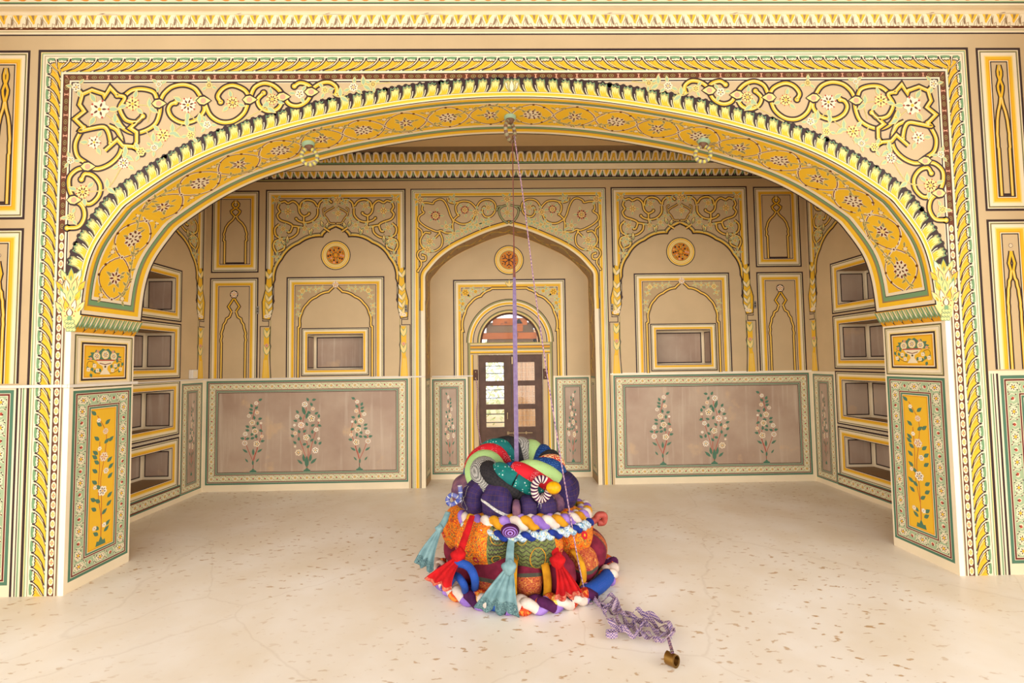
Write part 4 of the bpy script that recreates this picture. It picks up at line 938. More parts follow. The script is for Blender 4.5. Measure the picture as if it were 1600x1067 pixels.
M = dict(
 maroon=cloth('maroon_cotton', (140,38,62), (112,28,48)), bronze=cloth_print('bronze_silk', [(150,60,40),(196,110,50),(160,50,50),(206,140,70)], 20, 3), gridl=cloth('grid_lilac', (124,104,140), (110,92,128)), sash=cloth('grey_green_band', (96,92,76)),
 mustard=cloth('mustard_cotton', (226,160,30), (196,128,20)), orange=cloth_print('orange_leaf_print', [(196,60,24),(232,110,20),(240,150,24),(206,56,30),(112,104,52),(244,160,40),(150,36,24)], 15, 4.0),
 olive=cloth_print('olive_wave_print', [(80,88,50),(108,114,64),(90,98,54),(118,122,70)], 34, 1.0), red=cloth('red_cotton', (206,22,24), (172,12,18)), gold=cloth('gold_border', (214,130,100), (190,40,36), 60),
 teal=cloth('pale_teal_cotton', (138,170,170), (112,146,148)), tealb=cloth_print('teal_woven_border', [(70,100,104),(120,150,146),(60,84,90),(100,130,130)], 40, 3),
 purple=cloth('purple_wool', (62,44,92), (44,32,74)), plum=cloth('sheer_mauve', (140,96,104), (96,64,92)), tan=cloth('peach_lining', (206,160,120)),
 white=cloth('cream_cotton', (240,222,204), (222,200,184)), lilac=cloth('lilac_cotton', (172,134,208), (140,100,182)), blue=cloth_dots('blue_flecked_wool', (32,72,150), (110,90,170), 110, .12),
 deepblue=cloth('royal_blue', (36,60,150), (28,44,116)), ltblue=cloth_print('pale_blue_print', [(150,184,196),(214,214,220),(110,150,170),(224,206,150)], 30, 2),
 rust=cloth_print('rust_silk', [(156,30,26),(198,70,30),(220,130,50)], 26, 2), aub=cloth('aubergine', (88,28,78), (64,20,60)), yflor=cloth_print('yellow_floral', [(240,206,110),(238,180,40),(220,120,60),(236,224,190)], 40, 2),
 redb=cloth_dots('red_tie_dye', (176,20,34), (226,150,150), 95, .26, (190,24,36)), teald=cloth_dots('teal_spotted_silk', (16,110,100), (190,206,200), 42, .2, (18,96,92)), ltgreen=cloth_dots('pale_green_sprigged', (160,190,120), (150,110,70), 70, .13),
 black=cloth_check('charcoal_grid', (34,32,34), (44,40,40), 60), bw=cloth_check('black_white_zigzag', (30,28,30), (190,184,172), 150), blued=cloth_dots('blue_block_print', (18,52,110), (70,120,170), 80, .25), chevron=cloth_check('red_cream_stripe', (190,24,30), (222,200,140), 55),
 satin=cloth('yellow_satin', (240,176,10), (222,150,8), 30, .35, .15), silver=cloth('silver_lace', (222,216,204), (160,156,148), 80), coral=cloth('coral_silk', (196,92,76), (160,60,54), 20, .5),
 brownstrap=cloth('brown_red_webbing', (140,84,70), (120,66,60), 40, .6, .1), strap=cloth('lilac_webbing', (142,120,152), (128,104,142), 40, .6, .1), cord=cloth_check('striped_cord', (196,160,160), (124,90,130), 70), ribbon=cloth_check('mauve_ribbon', (196,170,172), (92,70,126), 120),
 steelblue=cloth('blue_satin', (60,76,150), (120,120,170), 40, .4, .1))
mat('door_wood', (98,70,54), .5, .18, 12, bump=.2); mat('door_wood_panel', (104,78,66), .5, .15, 14, bump=.2); mat('pvc_white', (232,222,206), .4, .03, 5)
mat('plank_orange', (206,116,48), .7, .14, 9, bump=.2); mat('board_grey', (146,116,82), .8, .2, 10, bump=.2); mat('shutter_dark', (44,30,22), .8, .2, 10)
mat('bracket_rust', (92,60,44), .6, .2, 20); mat('brass', (150,112,56), .35, .2, 12, metal=.9); mat('brass_dark', (96,62,36), .4, .2, 12, metal=.7)
mat('boss_green', (156,182,146), .5, .1, 14); mat('boss_brown', (120,84,60), .5, .15, 20); mat('ring_yellow', (206,192,92), .5, .1, 20); mat('ring_grey', (136,124,108), .5, .1, 20); mat('ring_old', (160,150,110), .5, .3, 30)
mat('steel', (120,110,100), .4, .2, 10, metal=.6); mat('leaves_light', (214,224,176), .7, .1, 3); mat('trunk_bark', (110,86,64), .8, .2, 8); mat('wall_outside', (204,168,132), .8, .12, 4); mat('bolt_steel', (176,150,110), .35, .1, 10, metal=.8)
mat('plate_grey', (150,140,126), .5, .1, 10); mat('stencil_black', (40,30,24), .7, .05, 5); mat('bars_dark', (90,96,104), .6, .1, 8); mat('plate_slot', (90,80,70), .6, .1, 8)
gm = bpy.data.materials.new('pane_glass'); gm.use_nodes = True; nt = gm.node_tree; nt.nodes.remove(nt.nodes['Principled BSDF'])
tr = nt.nodes.new('ShaderNodeBsdfTransparent'); gl = nt.nodes.new('ShaderNodeBsdfGlossy'); gl.inputs['Roughness'].default_value = .08; mxs = nt.nodes.new('ShaderNodeMixShader'); mxs.inputs['Fac'].default_value = .03
nt.links.new(tr.outputs[0], mxs.inputs[1]); nt.links.new(gl.outputs[0], mxs.inputs[2]); nt.links.new(mxs.outputs[0], nt.nodes['Material Output'].inputs['Surface'])

# ------------------------------------------------------------------ shape helpers
def box(V, F, x0, y0, z0, x1, y1, z1):
    n = len(V); V += [(x, y, z) for z in (z0, z1) for y in (y0, y1) for x in (x0, x1)]
    F += [tuple(n+i for i in f) for f in ((0,2,3,1),(4,5,7,6),(0,1,5,4),(2,6,7,3),(0,4,6,2),(1,3,7,5))]
def boxes(name, bs, m, parent=None, bevel=0):
    V, F = [], []
    for b in bs: box(V, F, *b)
    o = mesh_obj(name, V, F, [m], parent=parent)
    if bevel: md = o.modifiers.new('bevel', 'BEVEL'); md.width = bevel; md.segments = 2
    return o
def sweep(P, rad, n=12, closed=False, flat=1.0, up=None, cap=True, twist=None):
    "tube along P; rad may be a number or a list; flat squashes it across its frame's second axis"
    P = [Vector(p) for p in P]; N = len(P); V = []; F = []
    T_ = []
    for i in range(N):
        a = P[(i-1) % N] if closed or i > 0 else P[i]; b = P[(i+1) % N] if closed or i < N-1 else P[i]; T_.append((b-a).normalized())
    u = Vector(up) if up else (Vector((0,0,1)) if abs(T_[0].z) < .9 else Vector((1,0,0)))
    for i in range(N):
        t = T_[i]; 
        if up: u = Vector(up)
        u = (u-t*u.dot(t)); u = u.normalized() if u.length > 1e-6 else t.orthogonal().normalized()
        w = t.cross(u); r = rad[i] if isinstance(rad, (list, tuple)) else rad
        tw = twist[i] if twist else 0
        for k in range(n):
            a = 2*pi*k/n; c_, s_ = cos(a), sin(a)*flat
            c2, s2 = c_*cos(tw)-s_*sin(tw), c_*sin(tw)+s_*cos(tw)
            V.append(P[i]+w*(r*c2)+u*(r*s2))
    for i in range(N if closed else N-1):
        j = (i+1) % N
        for k in range(n): F.append((i*n+k, i*n+(k+1) % n, j*n+(k+1) % n, j*n+k))
    if not closed and cap: F.append(tuple(range(n))[::-1]); F.append(tuple((N-1)*n+k for k in range(n)))
    return V, F
def tube(name, P, rad, m, parent=None, mi=None, **kw):
    V, F = sweep(P, rad, **kw); ms = m if isinstance(m, list) else [m]
    MI = None
    if mi is not None:
        n = kw.get('n', 12); MI = [mi(i//n) for i in range(len(F))]
    return mesh_obj(name, V, F, ms, MI, parent, smooth=True)
def cat3(P, n=8, closed=False): return catmull(P, n, closed)
def pt(px, py, Y): a = onY(px, py, Y); return Vector((a[0], Y, a[1]))

# ------------------------------------------------------------------ the textile sculpture in the arch
C = Vector((.05, .30, 0))
def ring_pt(R, th, z, C=C): return Vector((C.x+R*sin(th), C.y-R*cos(th), z))
def lobe(name, parent, R, zc, rr, th0, th1, m, seed=0, squash=.92, folds=.05, paint=None, regions=None, CC=None, tight=.17, NA=34, NP=36, tiltz=None):
    rnd = random.Random(seed); ph = rnd.random()*6; nf = rnd.choice((7, 8, 9, 11))
    def f(a, v, h):
        a = max(0, min(1, a)); th = th0+(th1-th0)*a
        e = 1-abs(2*a-1)**3.2; prof = tight+(1-tight)*max(0, e)**.52
        near = abs(2*a-1)**2
        r = rr*prof*(1+folds*near*cos(nf*v+ph)+.02*cos(3*v+ph+a*4)+.012*cos(5*a*pi+ph))+h
        z = zc + (tiltz(th) if tiltz else 0)
        c = ring_pt(R+r*cos(v), th, z+r*sin(v)*squash, CC or C); return (c.x, c.y, c.z)
    p = Paint(f)
    for k, mm in (('_base', m),)+(tuple(regions[0].items()) if regions else ()): p.use(mm, k)
    n0 = len(p.V)
    for i in range(NA+1):
        for k in range(NP): p.V.append(f(i/NA, 2*pi*k/NP, 0))
    for i in range(NA):
        for k in range(NP):
            p.F.append([n0+i*NP+k, n0+i*NP+(k+1) % NP, n0+(i+1)*NP+(k+1) % NP, n0+(i+1)*NP+k])
            key = '_base'
            if regions: key = regions[1]((i+.5)/NA, ((2*pi*(k+.5)/NP+pi) % (2*pi))-pi) or '_base'
            p.M.append(p.keys.index(key))
    for i in (0, NA): p.F.append([n0+i*NP+k for k in range(NP)]); p.M.append(p.keys.index('_base'))
    nb = len(p.F)
    if paint: paint(p)
    o = p.build(name, parent)
    o.data.polygons.foreach_set('use_smooth', [i < nb for i in range(len(p.F))])
    return o
dg = pi/180
# bottom tier
t1 = empty('stuffed_maroon_ring', (C.x, C.y, 0), 'maroon stuffed fabric ring on the floor, bottom tier of the textile pile', 'fabric ring')
for i, (a, b, rr, reg) in enumerate([(-75,-44,.175,0),(-44,-9,.18,1),(-9,12,.165,2),(12,38,.18,0),(40,64,.175,3),(64,104,.20,4),(104,150,.18,0),(150,197,.18,0),(197,240,.18,0),(240,285,.18,0)]):
    def regf(x, v, reg=reg):
        if reg == 1 and -.9 < v < .1 and x > .35: return 'sash' if (v > -.02 or v < -.8) else 'bronze'
        if reg == 2 and x < .9 and -.9 < v < .5: return 'sash' if (v > .4 or v < -.8) else 'bronze'
        if reg == 3 and -.1 < v < 1.6: return 'sash' if v < .05 else 'bronze'
        if reg == 4 and .25 < x < .5: return 'sash' if x < .29 or x > .46 else 'bronze'
    lobe('cushion', t1, .465, .150, rr*.9, a*dg, b*dg, M['maroon'], i, regions=(dict(sash=M['sash'], bronze=M['bronze']), regf), folds=.06)
for a in (-9, 12, 38): 
    P = [ring_pt(.465+.165*cos(v), a*dg, .15+.15*sin(v)) for v in [(-1.2+2.4*k/10) for k in range(11)]]
    tube('sash', P, .028, M['mustard'], t1, flat=.4, up=(sin(a*dg), -cos(a*dg), 0), n=10)
# printed tier
t2 = empty('stuffed_printed_ring', (C.x, C.y, .3), 'stuffed ring printed in orange and olive, second tier of the textile pile', 'fabric ring')
def ringpaint(circles, flowers, rows):
    def g(p):
        for (a, v, r) in circles:
            q = [(a+r*cos(t), v+r*3.4*sin(t)) for t in [2*pi*i/26 for i in range(26)]]
            p.use(M['mustard'], 'mus'); p.stroke(q, .012, 'mus', 16, True)
        for (a0, a1) in rows:
            for j in range(-6, 14):
                v = -.9+j*.16
                if v > 1.6: break
                q = [(a0+(a1-a0)*i/24, v+.05*abs(((i) % 4)-2)/2*2) for i in range(25)]
                p.stroke(q, .014, 'dark', 14)
        for (a, v, r) in flowers:
            p.use(M['redb'], 'rb'); 
            for i in range(6): t = i*pi/3; p.poly([(a+r*.6*cos(t)+r*.5*cos(u), v+(r*.6*sin(t)+r*.5*sin(u))*2.6) for u in [k*pi/4 for k in range(8)]], 'rb' if r > .04 else 'olive', 16)
            p.poly([(a+r*.35*cos(u), v+r*.35*2.6*sin(u)) for u in [k*pi/4 for k in range(8)]], 'gold', 18)
    return g
def reg2(lo, hi):
    def g(x, v):
        if v < -.95: return 'mus'
        if v < -.72: return 'red'
        if lo <= x <= hi: return 'olivef'
        return None
    return g
R2 = dict(mus=M['mustard'], red=M['rust'], olivef=M['olive'])
for i, (a, b, rr, lo, hi, cir, flo, rows) in enumerate([(-112,-62,.20,0,.38,[(.2,.5,.09)],[(.75,-.1,.05)],[(.05,.36)]),(-62,-8,.205,.74,1,[(.86,.6,.09),(.84,-.3,.05)],[(.4,.5,.05),(.58,-.35,.045),(.25,-.2,.05)],[(.76,.97)]),
        (-8,38,.205,0,.72,[(.2,.6,.08),(.42,-.15,.11),(.1,-.2,.05),(.6,.9,.08)],[(.82,-.1,.045),(.9,.5,.04)],[(.04,.7)]),(38,84,.205,2,3,[],[(.3,.2,.06),(.55,.7,.06),(.7,.0,.05)],[]),(84,130,.20,0,.5,[],[],[]),(130,178,.20,2,3,[],[],[]),(178,248,.20,0,.4,[],[],[])]):
    lobe('cushion', t2, .385, .335, rr*1.05, a*dg, b*dg, M['orange'], 20+i, regions=(R2, reg2(lo, hi)), paint=ringpaint(cir, flo, rows), squash=.88, CC=Vector((.005,.30,0)))
# purple tier
t3 = empty('stuffed_purple_ring', (C.x, C.y, .55), 'purple checked stuffed ring, third tier of the textile pile', 'fabric ring')
def chk(trim=None):
    def g(p):
        p.use(M['gridl'], 'chk')
        for j in range(1, 9): a = j/9; p.stroke([(a, -1.7+3.6*i/16) for i in range(17)], .004, 'chk', 12)
        for j in range(-6, 8): v = j*.26; p.stroke([(i/16, v) for i in range(17)], .010, 'chk', 12)
        p.use(M['silver'], 'sil')
        if trim == 'edge': p.stroke([(.10+.8*i/20, .25-.8*(i/20)**1.5) for i in range(21)], .11, 'sil', 18)
        if trim == 'loop': p.stroke([(.5+.46*cos(t), .1+1.3*sin(t)) for t in [pi*.02+pi*.96*i/20 for i in range(21)]], .09, 'sil', 18)
        if trim == 'motif':
            for s in (-1, 1): p.stroke(catmull([(.42+.05*s, .8), (.36+.12*s, .6), (.42+.1*s, .3), (.42, .1), (.42+.16*s, -.3), (.42+.06*s, -.5)], 5), .018, 'sil', 18)
    return g
for i, (a, b, rr, Rk, mm, tr_) in enumerate([(-100,-62,.15,.35,M['plum'],None),(-62,-36,.15,.34,M['purple'],'motif'),(-36,-4,.155,.33,M['purple'],'edge'),(-4,4,.075,.40,M['plum'],None),(4,20,.10,.37,M['purple'],None),(20,40,.105,.385,M['purple'],'loop'),(40,52,.08,.39,M['plum'],None),(52,98,.175,.33,M['purple'],None),(98,150,.16,.33,M['purple'],None),(150,205,.16,.33,M['purple'],None),(205,260,.16,.33,M['purple'],None)]):
    lobe('cushion', t3, Rk, .61 if rr > .12 else .57, rr, a*dg, b*dg, mm, 40+i, paint=chk(tr_) if mm is M['purple'] else None, folds=.08, tight=.35, CC=Vector((-.012,.30,0)))
# braids
def braid(parent, R, zf, th0, th1, sr, amp, hz, turns, mats, n=10, seg=None, closed=False, N=220, rscale=None, name='strand', CC=None):
    K = len(mats)
    for k in range(K):
        P = []; rad = []
        for i in range(N if closed else N+1):
            u = i/N; th = th0+(th1-th0)*u; w = 2*pi*turns*u+2*pi*k/K
            lat = amp*sin(w); ver = hz*sin(2*w) if K == 3 and hz < amp else hz*cos(w)
            P.append(ring_pt(R+lat, th, zf(th)+ver, CC or C)); rad.append(sr*(1+.12*cos(w*2))*(rscale(u) if rscale else 1))
        mk = mats[k]; ms = mk if isinstance(mk, list) else [mk]
        L = len(ms)
        tube(name, P, rad, ms, parent, mi=(lambda r_, L=L, k=k: min(L-1, int(((r_/N*(seg or 1))+k*.37) % L))) if L > 1 else None, n=n, closed=closed)
b1 = empty('floor_braid', (C.x, C.y, 0), 'multicoloured braided cloth rope lying on the floor round the pile', 'braid')
fm = [[M['white'], M['rust'], M['aub'], M['yflor']], [M['lilac'], M['white'], M['rust'], M['aub']], [M['rust'], M['aub'], M['white'], M['lilac']]]
for (a, b, N_) in ((-88,-56,70),(-54,-21,70),(-12,40,110),(61,88,60)):
    braid(b1, .665, lambda th: .052, a*dg, b*dg, .036, .034, .018, (b-a)/26, fm, seg=(b-a)/7, N=N_)
for (a, b) in ((36,63),(-23,-11),(-58,-50)):
    tube('sleeve', [ring_pt(.665, (a+(b-a)*i/20)*dg, .056) for i in range(21)], .052, M['blue'], b1, n=16)
b2 = empty('tier_braid', (C.x, C.y, .6), 'yellow, cream and lilac cloth braid laid round the purple ring', 'braid')
zf2 = lambda th: .475+.03*cos(th*2)
braid(b2, .475, zf2, -80*dg, 100*dg, .034, .034, .020, 7, [[M['mustard']], [M['white']], [M['lilac']]], N=240)
b3 = empty('blue_braid', (C.x, C.y, .5), 'thin pale blue and navy braid lying below the yellow and cream braid', 'braid')
braid(b3, .535, lambda th: .425+.012*cos(th), -55*dg, 62*dg, .022, .024, .014, 6, [[M['ltblue']], [M['deepblue']], [M['ltblue']]], N=200)
# top twist
t4 = empty('twisted_cloth_ring', (C.x, C.y, .8), 'thick twisted ring of red, green, teal and black patterned cloth topping the pile', 'fabric ring')
zf4 = lambda th: .772-.05*cos(th)+.02*sin(2*th+1)
C4 = Vector((-.01, .30, 0))
braid(t4, .275, zf4, 0, 2*pi, .066, .074, .066, 3, [[M['redb'], M['blued']], [M['teald'], M['black']], [M['black'], M['chevron']], [M['bw'], M['blued']], [M['ltgreen'], M['ltgreen']]], n=16, seg=4, closed=True, N=280, CC=C4)
# ---- scarves: strap, knot and pleated tail
def scarf(label, strap, knot, kr, left, right, m, mb, border=.16, pleats=5, amp=.012, mid=.5, group=None):
    t = empty('knotted_scarf', tuple(knot), label, 'scarf', group)
    P = cat3(strap+[knot], 8); tube('strap', P, [.022+.008*i/len(P) for i in range(len(P))], m, t, flat=.45, n=12)
    N = 12; V = []; F = []
    # knot: lumpy ball
    for i in range(N+1):
        for k in range(16):
            a = pi*i/N; b = 2*pi*k/16; r = kr*(1+.12*cos(3*b+2*a)+.08*cos(5*a)); V.append(knot+Vector((r*sin(a)*cos(b), r*sin(a)*sin(b), r*.95*cos(a))))
    for i in range(N):
        for k in range(16): F.append((i*16+k, i*16+(k+1) % 16, (i+1)*16+(k+1) % 16, (i+1)*16+k))
    mesh_obj('knot', V, F, [m], None, t, smooth=True)
    NU, NV = 48, 30; V = []; F = []; MI = []
    d = (right-left); nrm = Vector((d.y, -d.x, 0)).normalized()
    if nrm.y > 0: nrm = -nrm
    for j in range(NV+1):
        v = j/NV; w = .16+.84*v**.85
        for i in range(NU+1):
            u = i/NU; e = left.lerp(right, .5+(u-.5)*w) ; top = knot+Vector((0,0,-kr*.3))
            q = top.lerp(left.lerp(right, u), v); c = top.lerp(left.lerp(right, .5), v); q = c+(left.lerp(right, u)-left.lerp(right, .5))*w
            q = q+nrm*(amp*(.35+.65*v)*sin(u*pi*2*pleats+sin(v*3)*.8)+.03*sin(pi*v))
            q.z += .012*v*sin(u*pi*pleats*1.4+.5); V.append(q)
    for j in range(NV):
        for i in range(NU):
            F.append((j*(NU+1)+i, j*(NU+1)+i+1, (j+1)*(NU+1)+i+1, (j+1)*(NU+1)+i)); vv_ = (j+.5)/NV
            MI.append(1 if vv_ > 1-border else 0)
    o = mesh_obj('tail', V, [f for f, k in zip(F, MI) if k == 0], [m], None, t, smooth=True)
    j0 = min(f[0] for f, k in zip(F, MI) if k == 1)
    e = mesh_obj('woven_border', V[j0:], [tuple(i-j0 for i in f) for f, k in zip(F, MI) if k == 1], [mb], None, o, smooth=True)
    for q in (o, e): md = q.modifiers.new('thickness', 'SOLIDIFY'); md.thickness = .006
    return t
def gp(px, py, z=.02): a = onZ(px, py, z); return Vector((a[0], a[1], z))
scarf('red scarf knotted on the left side of the printed ring', [pt(738,806,-.14), pt(730,830,-.20)], pt(717,868,-.28), .050, pt(664,906,-.30), pt(706,924,-.42), M['red'], M['gold'], .12, 3)
scarf('pale teal scarf knotted at the front centre of the pile', [pt(799,842,-.25), pt(797,862,-.31)], pt(796,886,-.365), .047, gp(741,950,.03), gp(812,962,.02), M['teal'], M['tealb'], .30, 4)
scarf('red scarf with gold border knotted right of centre', [pt(864,838,-.12), pt(866,855,-.22)], pt(872,876,-.31), .050, pt(866,938,-.42), pt(913,930,-.34), M['red'], M['gold'], .18, 4)
scarf('pale teal scarf hanging at the far left of the pile', [pt(700,800,.1), pt(694,815,.05)], pt(687,826,.02), .030, pt(648,880,-.06), pt(678,894,-.12), M['teal'], M['tealb'], .26, 3)
# ---- loops and knots
def loop_thing(name, label, cat, P, r, m, closed=False, mi=None, n=12, loc=None, rad=None):
    t = tube(name, P, rad or r, m, None, mi=mi, n=n, closed=closed)
    return tag(t, label, cat)
cc = pt(846,764,-.13)
P = [cc+Vector((.060*cos(a)*.85, -.01*sin(a), .072*sin(a))) for a in [pi*.32+2*pi*.80*i/60 for i in range(61)]]
lt = empty('striped_loop', tuple(cc), 'purple and white striped coil with a yellow satin puff on the pile', 'fabric loop')
tube('coil', P, [.026*(1+.06*cos(i*2.1)) for i in range(61)], [M['white'], M['aub']], lt, mi=lambda r_: (r_//2) % 2, n=14)
q = pt(865,762,-.16); V = []; F = []
for i in range(17):
    for k in range(20):
        a = pi*i/16; b = 2*pi*k/20; r = .042*(1+.05*cos(10*b)*sin(a)); V.append(q+Vector((.052*cos(a), r*sin(a)*cos(b), r*sin(a)*sin(b))))
for i in range(16):
    for k in range(20): F.append((i*20+k, i*20+(k+1) % 20, (i+1)*20+(k+1) % 20, (i+1)*20+k))
mesh_obj('puff', V, F, [M['satin']], None, lt, smooth=True)
q = pt(712,778,-.04)
loop_thing('blue_satin_loop', 'small blue satin loop hanging at the left of the purple ring', 'fabric loop', cat3([q+Vector(v) for v in ((.03,0,.09),(.035,-.01,.03),(.02,-.03,-.01),(-.03,-.035,-.035),(-.055,-.03,-.005),(-.03,-.03,.03),(.01,-.035,.02),(.035,-.02,-.02))], 8), .016, [M['steelblue'], M['silver']], mi=lambda r_: 1 if r_ % 6 == 0 else 0)
q = pt(934,812,.22)
loop_thing('coral_knot', 'coral silk knotted end sticking out on the right of the printed ring', 'fabric knot', cat3([pt(921,826,.20), pt(924,816,.20), q+Vector((-.02,0,.0)), q+Vector((.01,0,.035)), q+Vector((.05,0,.03)), q+Vector((.045,.01,-.02)), q+Vector((.0,.01,-.025))], 8), .026, M['coral'])
q = pt(797,829,-.29); V = []; F = []; MI = []
for i in range(21):
    for k in range(24):
        a = pi*i/20; b = 2*pi*k/24; V.append(q+Vector((.062*sin(a)*cos(b)*1.0, -.05*cos(a), .045*sin(a)*sin(b))))
for i in range(20):
    for k in range(24): F.append((i*24+k, i*24+(k+1) % 24, (i+1)*24+(k+1) % 24, (i+1)*24+k)); MI.append(1 if i in (1,3,5) else 0)
tag(mesh_obj('purple_ball', V, F, [M['aub'], M['lilac']], MI, smooth=True), 'dark purple stuffed ball ringed with white below the braids', 'fabric ball')
P = cat3([gp(690,905,.10), pt(702,888,-.22), pt(716,880,-.30), pt(733,886,-.34), pt(742,905,-.37), gp(741,926,.03)], 8)
tag(tube('blue_hoop', P, .026, M['blue'], n=14), 'blue cloth hoop bending over the floor at the left front', 'fabric loop')
P = cat3([gp(700,915,.09), pt(712,900,-.28), pt(724,912,-.36), gp(728,928,.04)], 8)
tag(tube('blue_hoop', P, .024, M['blue'], n=14), 'smaller blue cloth hoop inside the larger one by the red scarf', 'fabric loop')
P = cat3([pt(917,886,.00), pt(914,890,-.06), pt(920,880,-.02), pt(928,877,.02), pt(934,880,.06)], 8)
tag(tube('coral_tie', P, .016, M['coral'], n=12), 'small coral silk tie on the right side of the maroon ring', 'fabric knot')
# ---- webbing strap from the arch, cord and ribbon
def ribbon_mesh(name, P, W, w3, m, parent=None, th=.002, m2=None):
    "flat ribbon along P with width W across unit vectors w3"
    V = []; F = []
    P = [Vector(p) for p in P]; N = len(P)
    for i, q in enumerate(P):
        t = (P[min(N-1, i+1)]-P[max(0, i-1)]).normalized(); w = w3(i/(N-1)) if callable(w3) else Vector(w3)
        w = (w-t*w.dot(t)).normalized(); nn = t.cross(w); ww = W(i/(N-1)) if callable(W) else W
        V += [q-w*ww/2+nn*th/2, q+w*ww/2+nn*th/2, q+w*ww/2-nn*th/2, q-w*ww/2-nn*th/2]
    for i in range(N-1):
        for k in range(4): F.append((4*i+k, 4*i+(k+1) % 4, 4*(i+1)+(k+1) % 4, 4*(i+1)+k))
    F.append((0,1,2,3)); F.append((4*N-1,4*N-2,4*N-3,4*N-4))
    return mesh_obj(name, V, F, [m, m2] if m2 else [m], [1 if m2 and i//4 < N*.42 else 0 for i in range(len(F))], parent)
RC = Vector((.008, .285, 3.45))
P = [RC.lerp(Vector((.003, .275, .76)), i/60) for i in range(61)]
tag(ribbon_mesh('webbing_strap', P, lambda t: .016+.018*min(1, max(0, (t-.35)/.2)), lambda t: Vector((1, 0, 0))*min(1, .35+max(0, (t-.3)/.25))+Vector((0, 1, 0))*max(0, 1-max(0, (t-.3)/.25)), M['strap'], th=.004, m2=M['brownstrap']), 'lilac webbing strap hanging straight from the arch ring into the pile', 'strap')
cordt = empty('hanging_ribbon', (.47, -.24, 0), 'mauve striped ribbon running from the arch ring down to a tangle on the floor', 'ribbon')
P = cat3([RC+Vector((.015,0,0)), pt(819,320,.19), pt(834,440,.11), pt(849,545,.04), pt(866,655,-.04), pt(890,800,-.13), pt(904,880,-.20), gp(917,936,.03), gp(926,943,.012)], 14)
tube('cord', P, .0075, M['cord'], cordt, n=8, flat=.6)
rnd = random.Random(3)
paths = [[(920,938),(934,948),(948,958),(962,968),(975,962),(990,975),(1010,975),(1030,990),(1050,1005)],
 [(936,946),(944,960),(962,956),(972,972),(985,985),(1000,978),(1015,990),(1035,988),(1048,1003)],
 [(948,972),(945,965),(958,948),(968,962),(964,978),(978,988),(995,992),(1012,985),(1030,1000)],
 [(950,978),(966,990),(974,994),(990,985),(1000,1002),(1014,1003),(1030,1010),(1046,1000)],
 [(950,984),(972,996),(988,1005),(1002,1002),(1018,1010),(1034,1012),(1050,1006),(1054,995)],
 [(940,950),(955,944),(966,950),(960,964),(975,974),(992,968),(1005,970),(1022,978),(1040,985),(1052,998)]]
for k, pp in enumerate(paths):
    Q = catmull([gp(x, y, 0) for x, y in pp], 10)
    for i, q in enumerate(Q): q.z = .020+.012*(1+sin(i*.42+k*2.1))+.004*k
    ph = k*1.3
    ribbon_mesh('tangle', Q, .034, (lambda t, ph=ph: Vector((.55*cos(9*t+ph), -.4, .55+.6*sin(11*t+ph)))), M['ribbon'], cordt)
q = gp(956,996-6,.035)
P = [q+Vector((.034*cos(a), .018*sin(a), 0)) for a in [2*pi*i/24 for i in range(25)]]
ribbon_mesh('tangle', P, .034, (0,0,1), M['ribbon'], cordt)
P = cat3([gp(1044,996,.03), gp(1048,1010,.04), gp(1051,1020,.075)], 6); ribbon_mesh('tail_end', P, .018, (1,0,.3), M['cord'], cordt)
# brass roll weight
q = gp(1050,1030,.036); V = []; F = []; ax = Vector((.55,-.75,.1)).normalized(); e1 = Vector((0,0,1)); e2 = ax.cross(e1).normalized(); e1 = e2.cross(ax)
NS_ = 56
for i in range(NS_+1):
    a = 2*pi*1.75*i/NS_; r = .036-.012*i/NS_
    for dr, dz in ((0,-.026),(0,.026),(-.004,.026),(-.004,-.026)): V.append(q+e1*((r+dr)*cos(a))+e2*((r+dr)*sin(a))+ax*dz)
for i in range(NS_):
    for k in range(4): F.append((4*i+k, 4*i+(k+1) % 4, 4*(i+1)+(k+1) % 4, 4*(i+1)+k))
F.append((0,1,2,3)); F.append((4*NS_+3,4*NS_+2,4*NS_+1,4*NS_))
zmin = min(v.z for v in V); V = [Vector((v.x, v.y, v.z-zmin+.0005)) for v in V]
wt = tag(mesh_obj('brass_roll', V, F, [MATS['brass']], smooth=False), 'small brass roll on the floor at the end of the ribbon', 'weight')
P = [Vector((q.x, q.y, .074))+Vector((.008*cos(a), 0, .008*sin(a))) for a in [2*pi*i/16 for i in range(16)]]
tube('eyelet', P, .003, MATS['steel'], wt, n=8, closed=True)
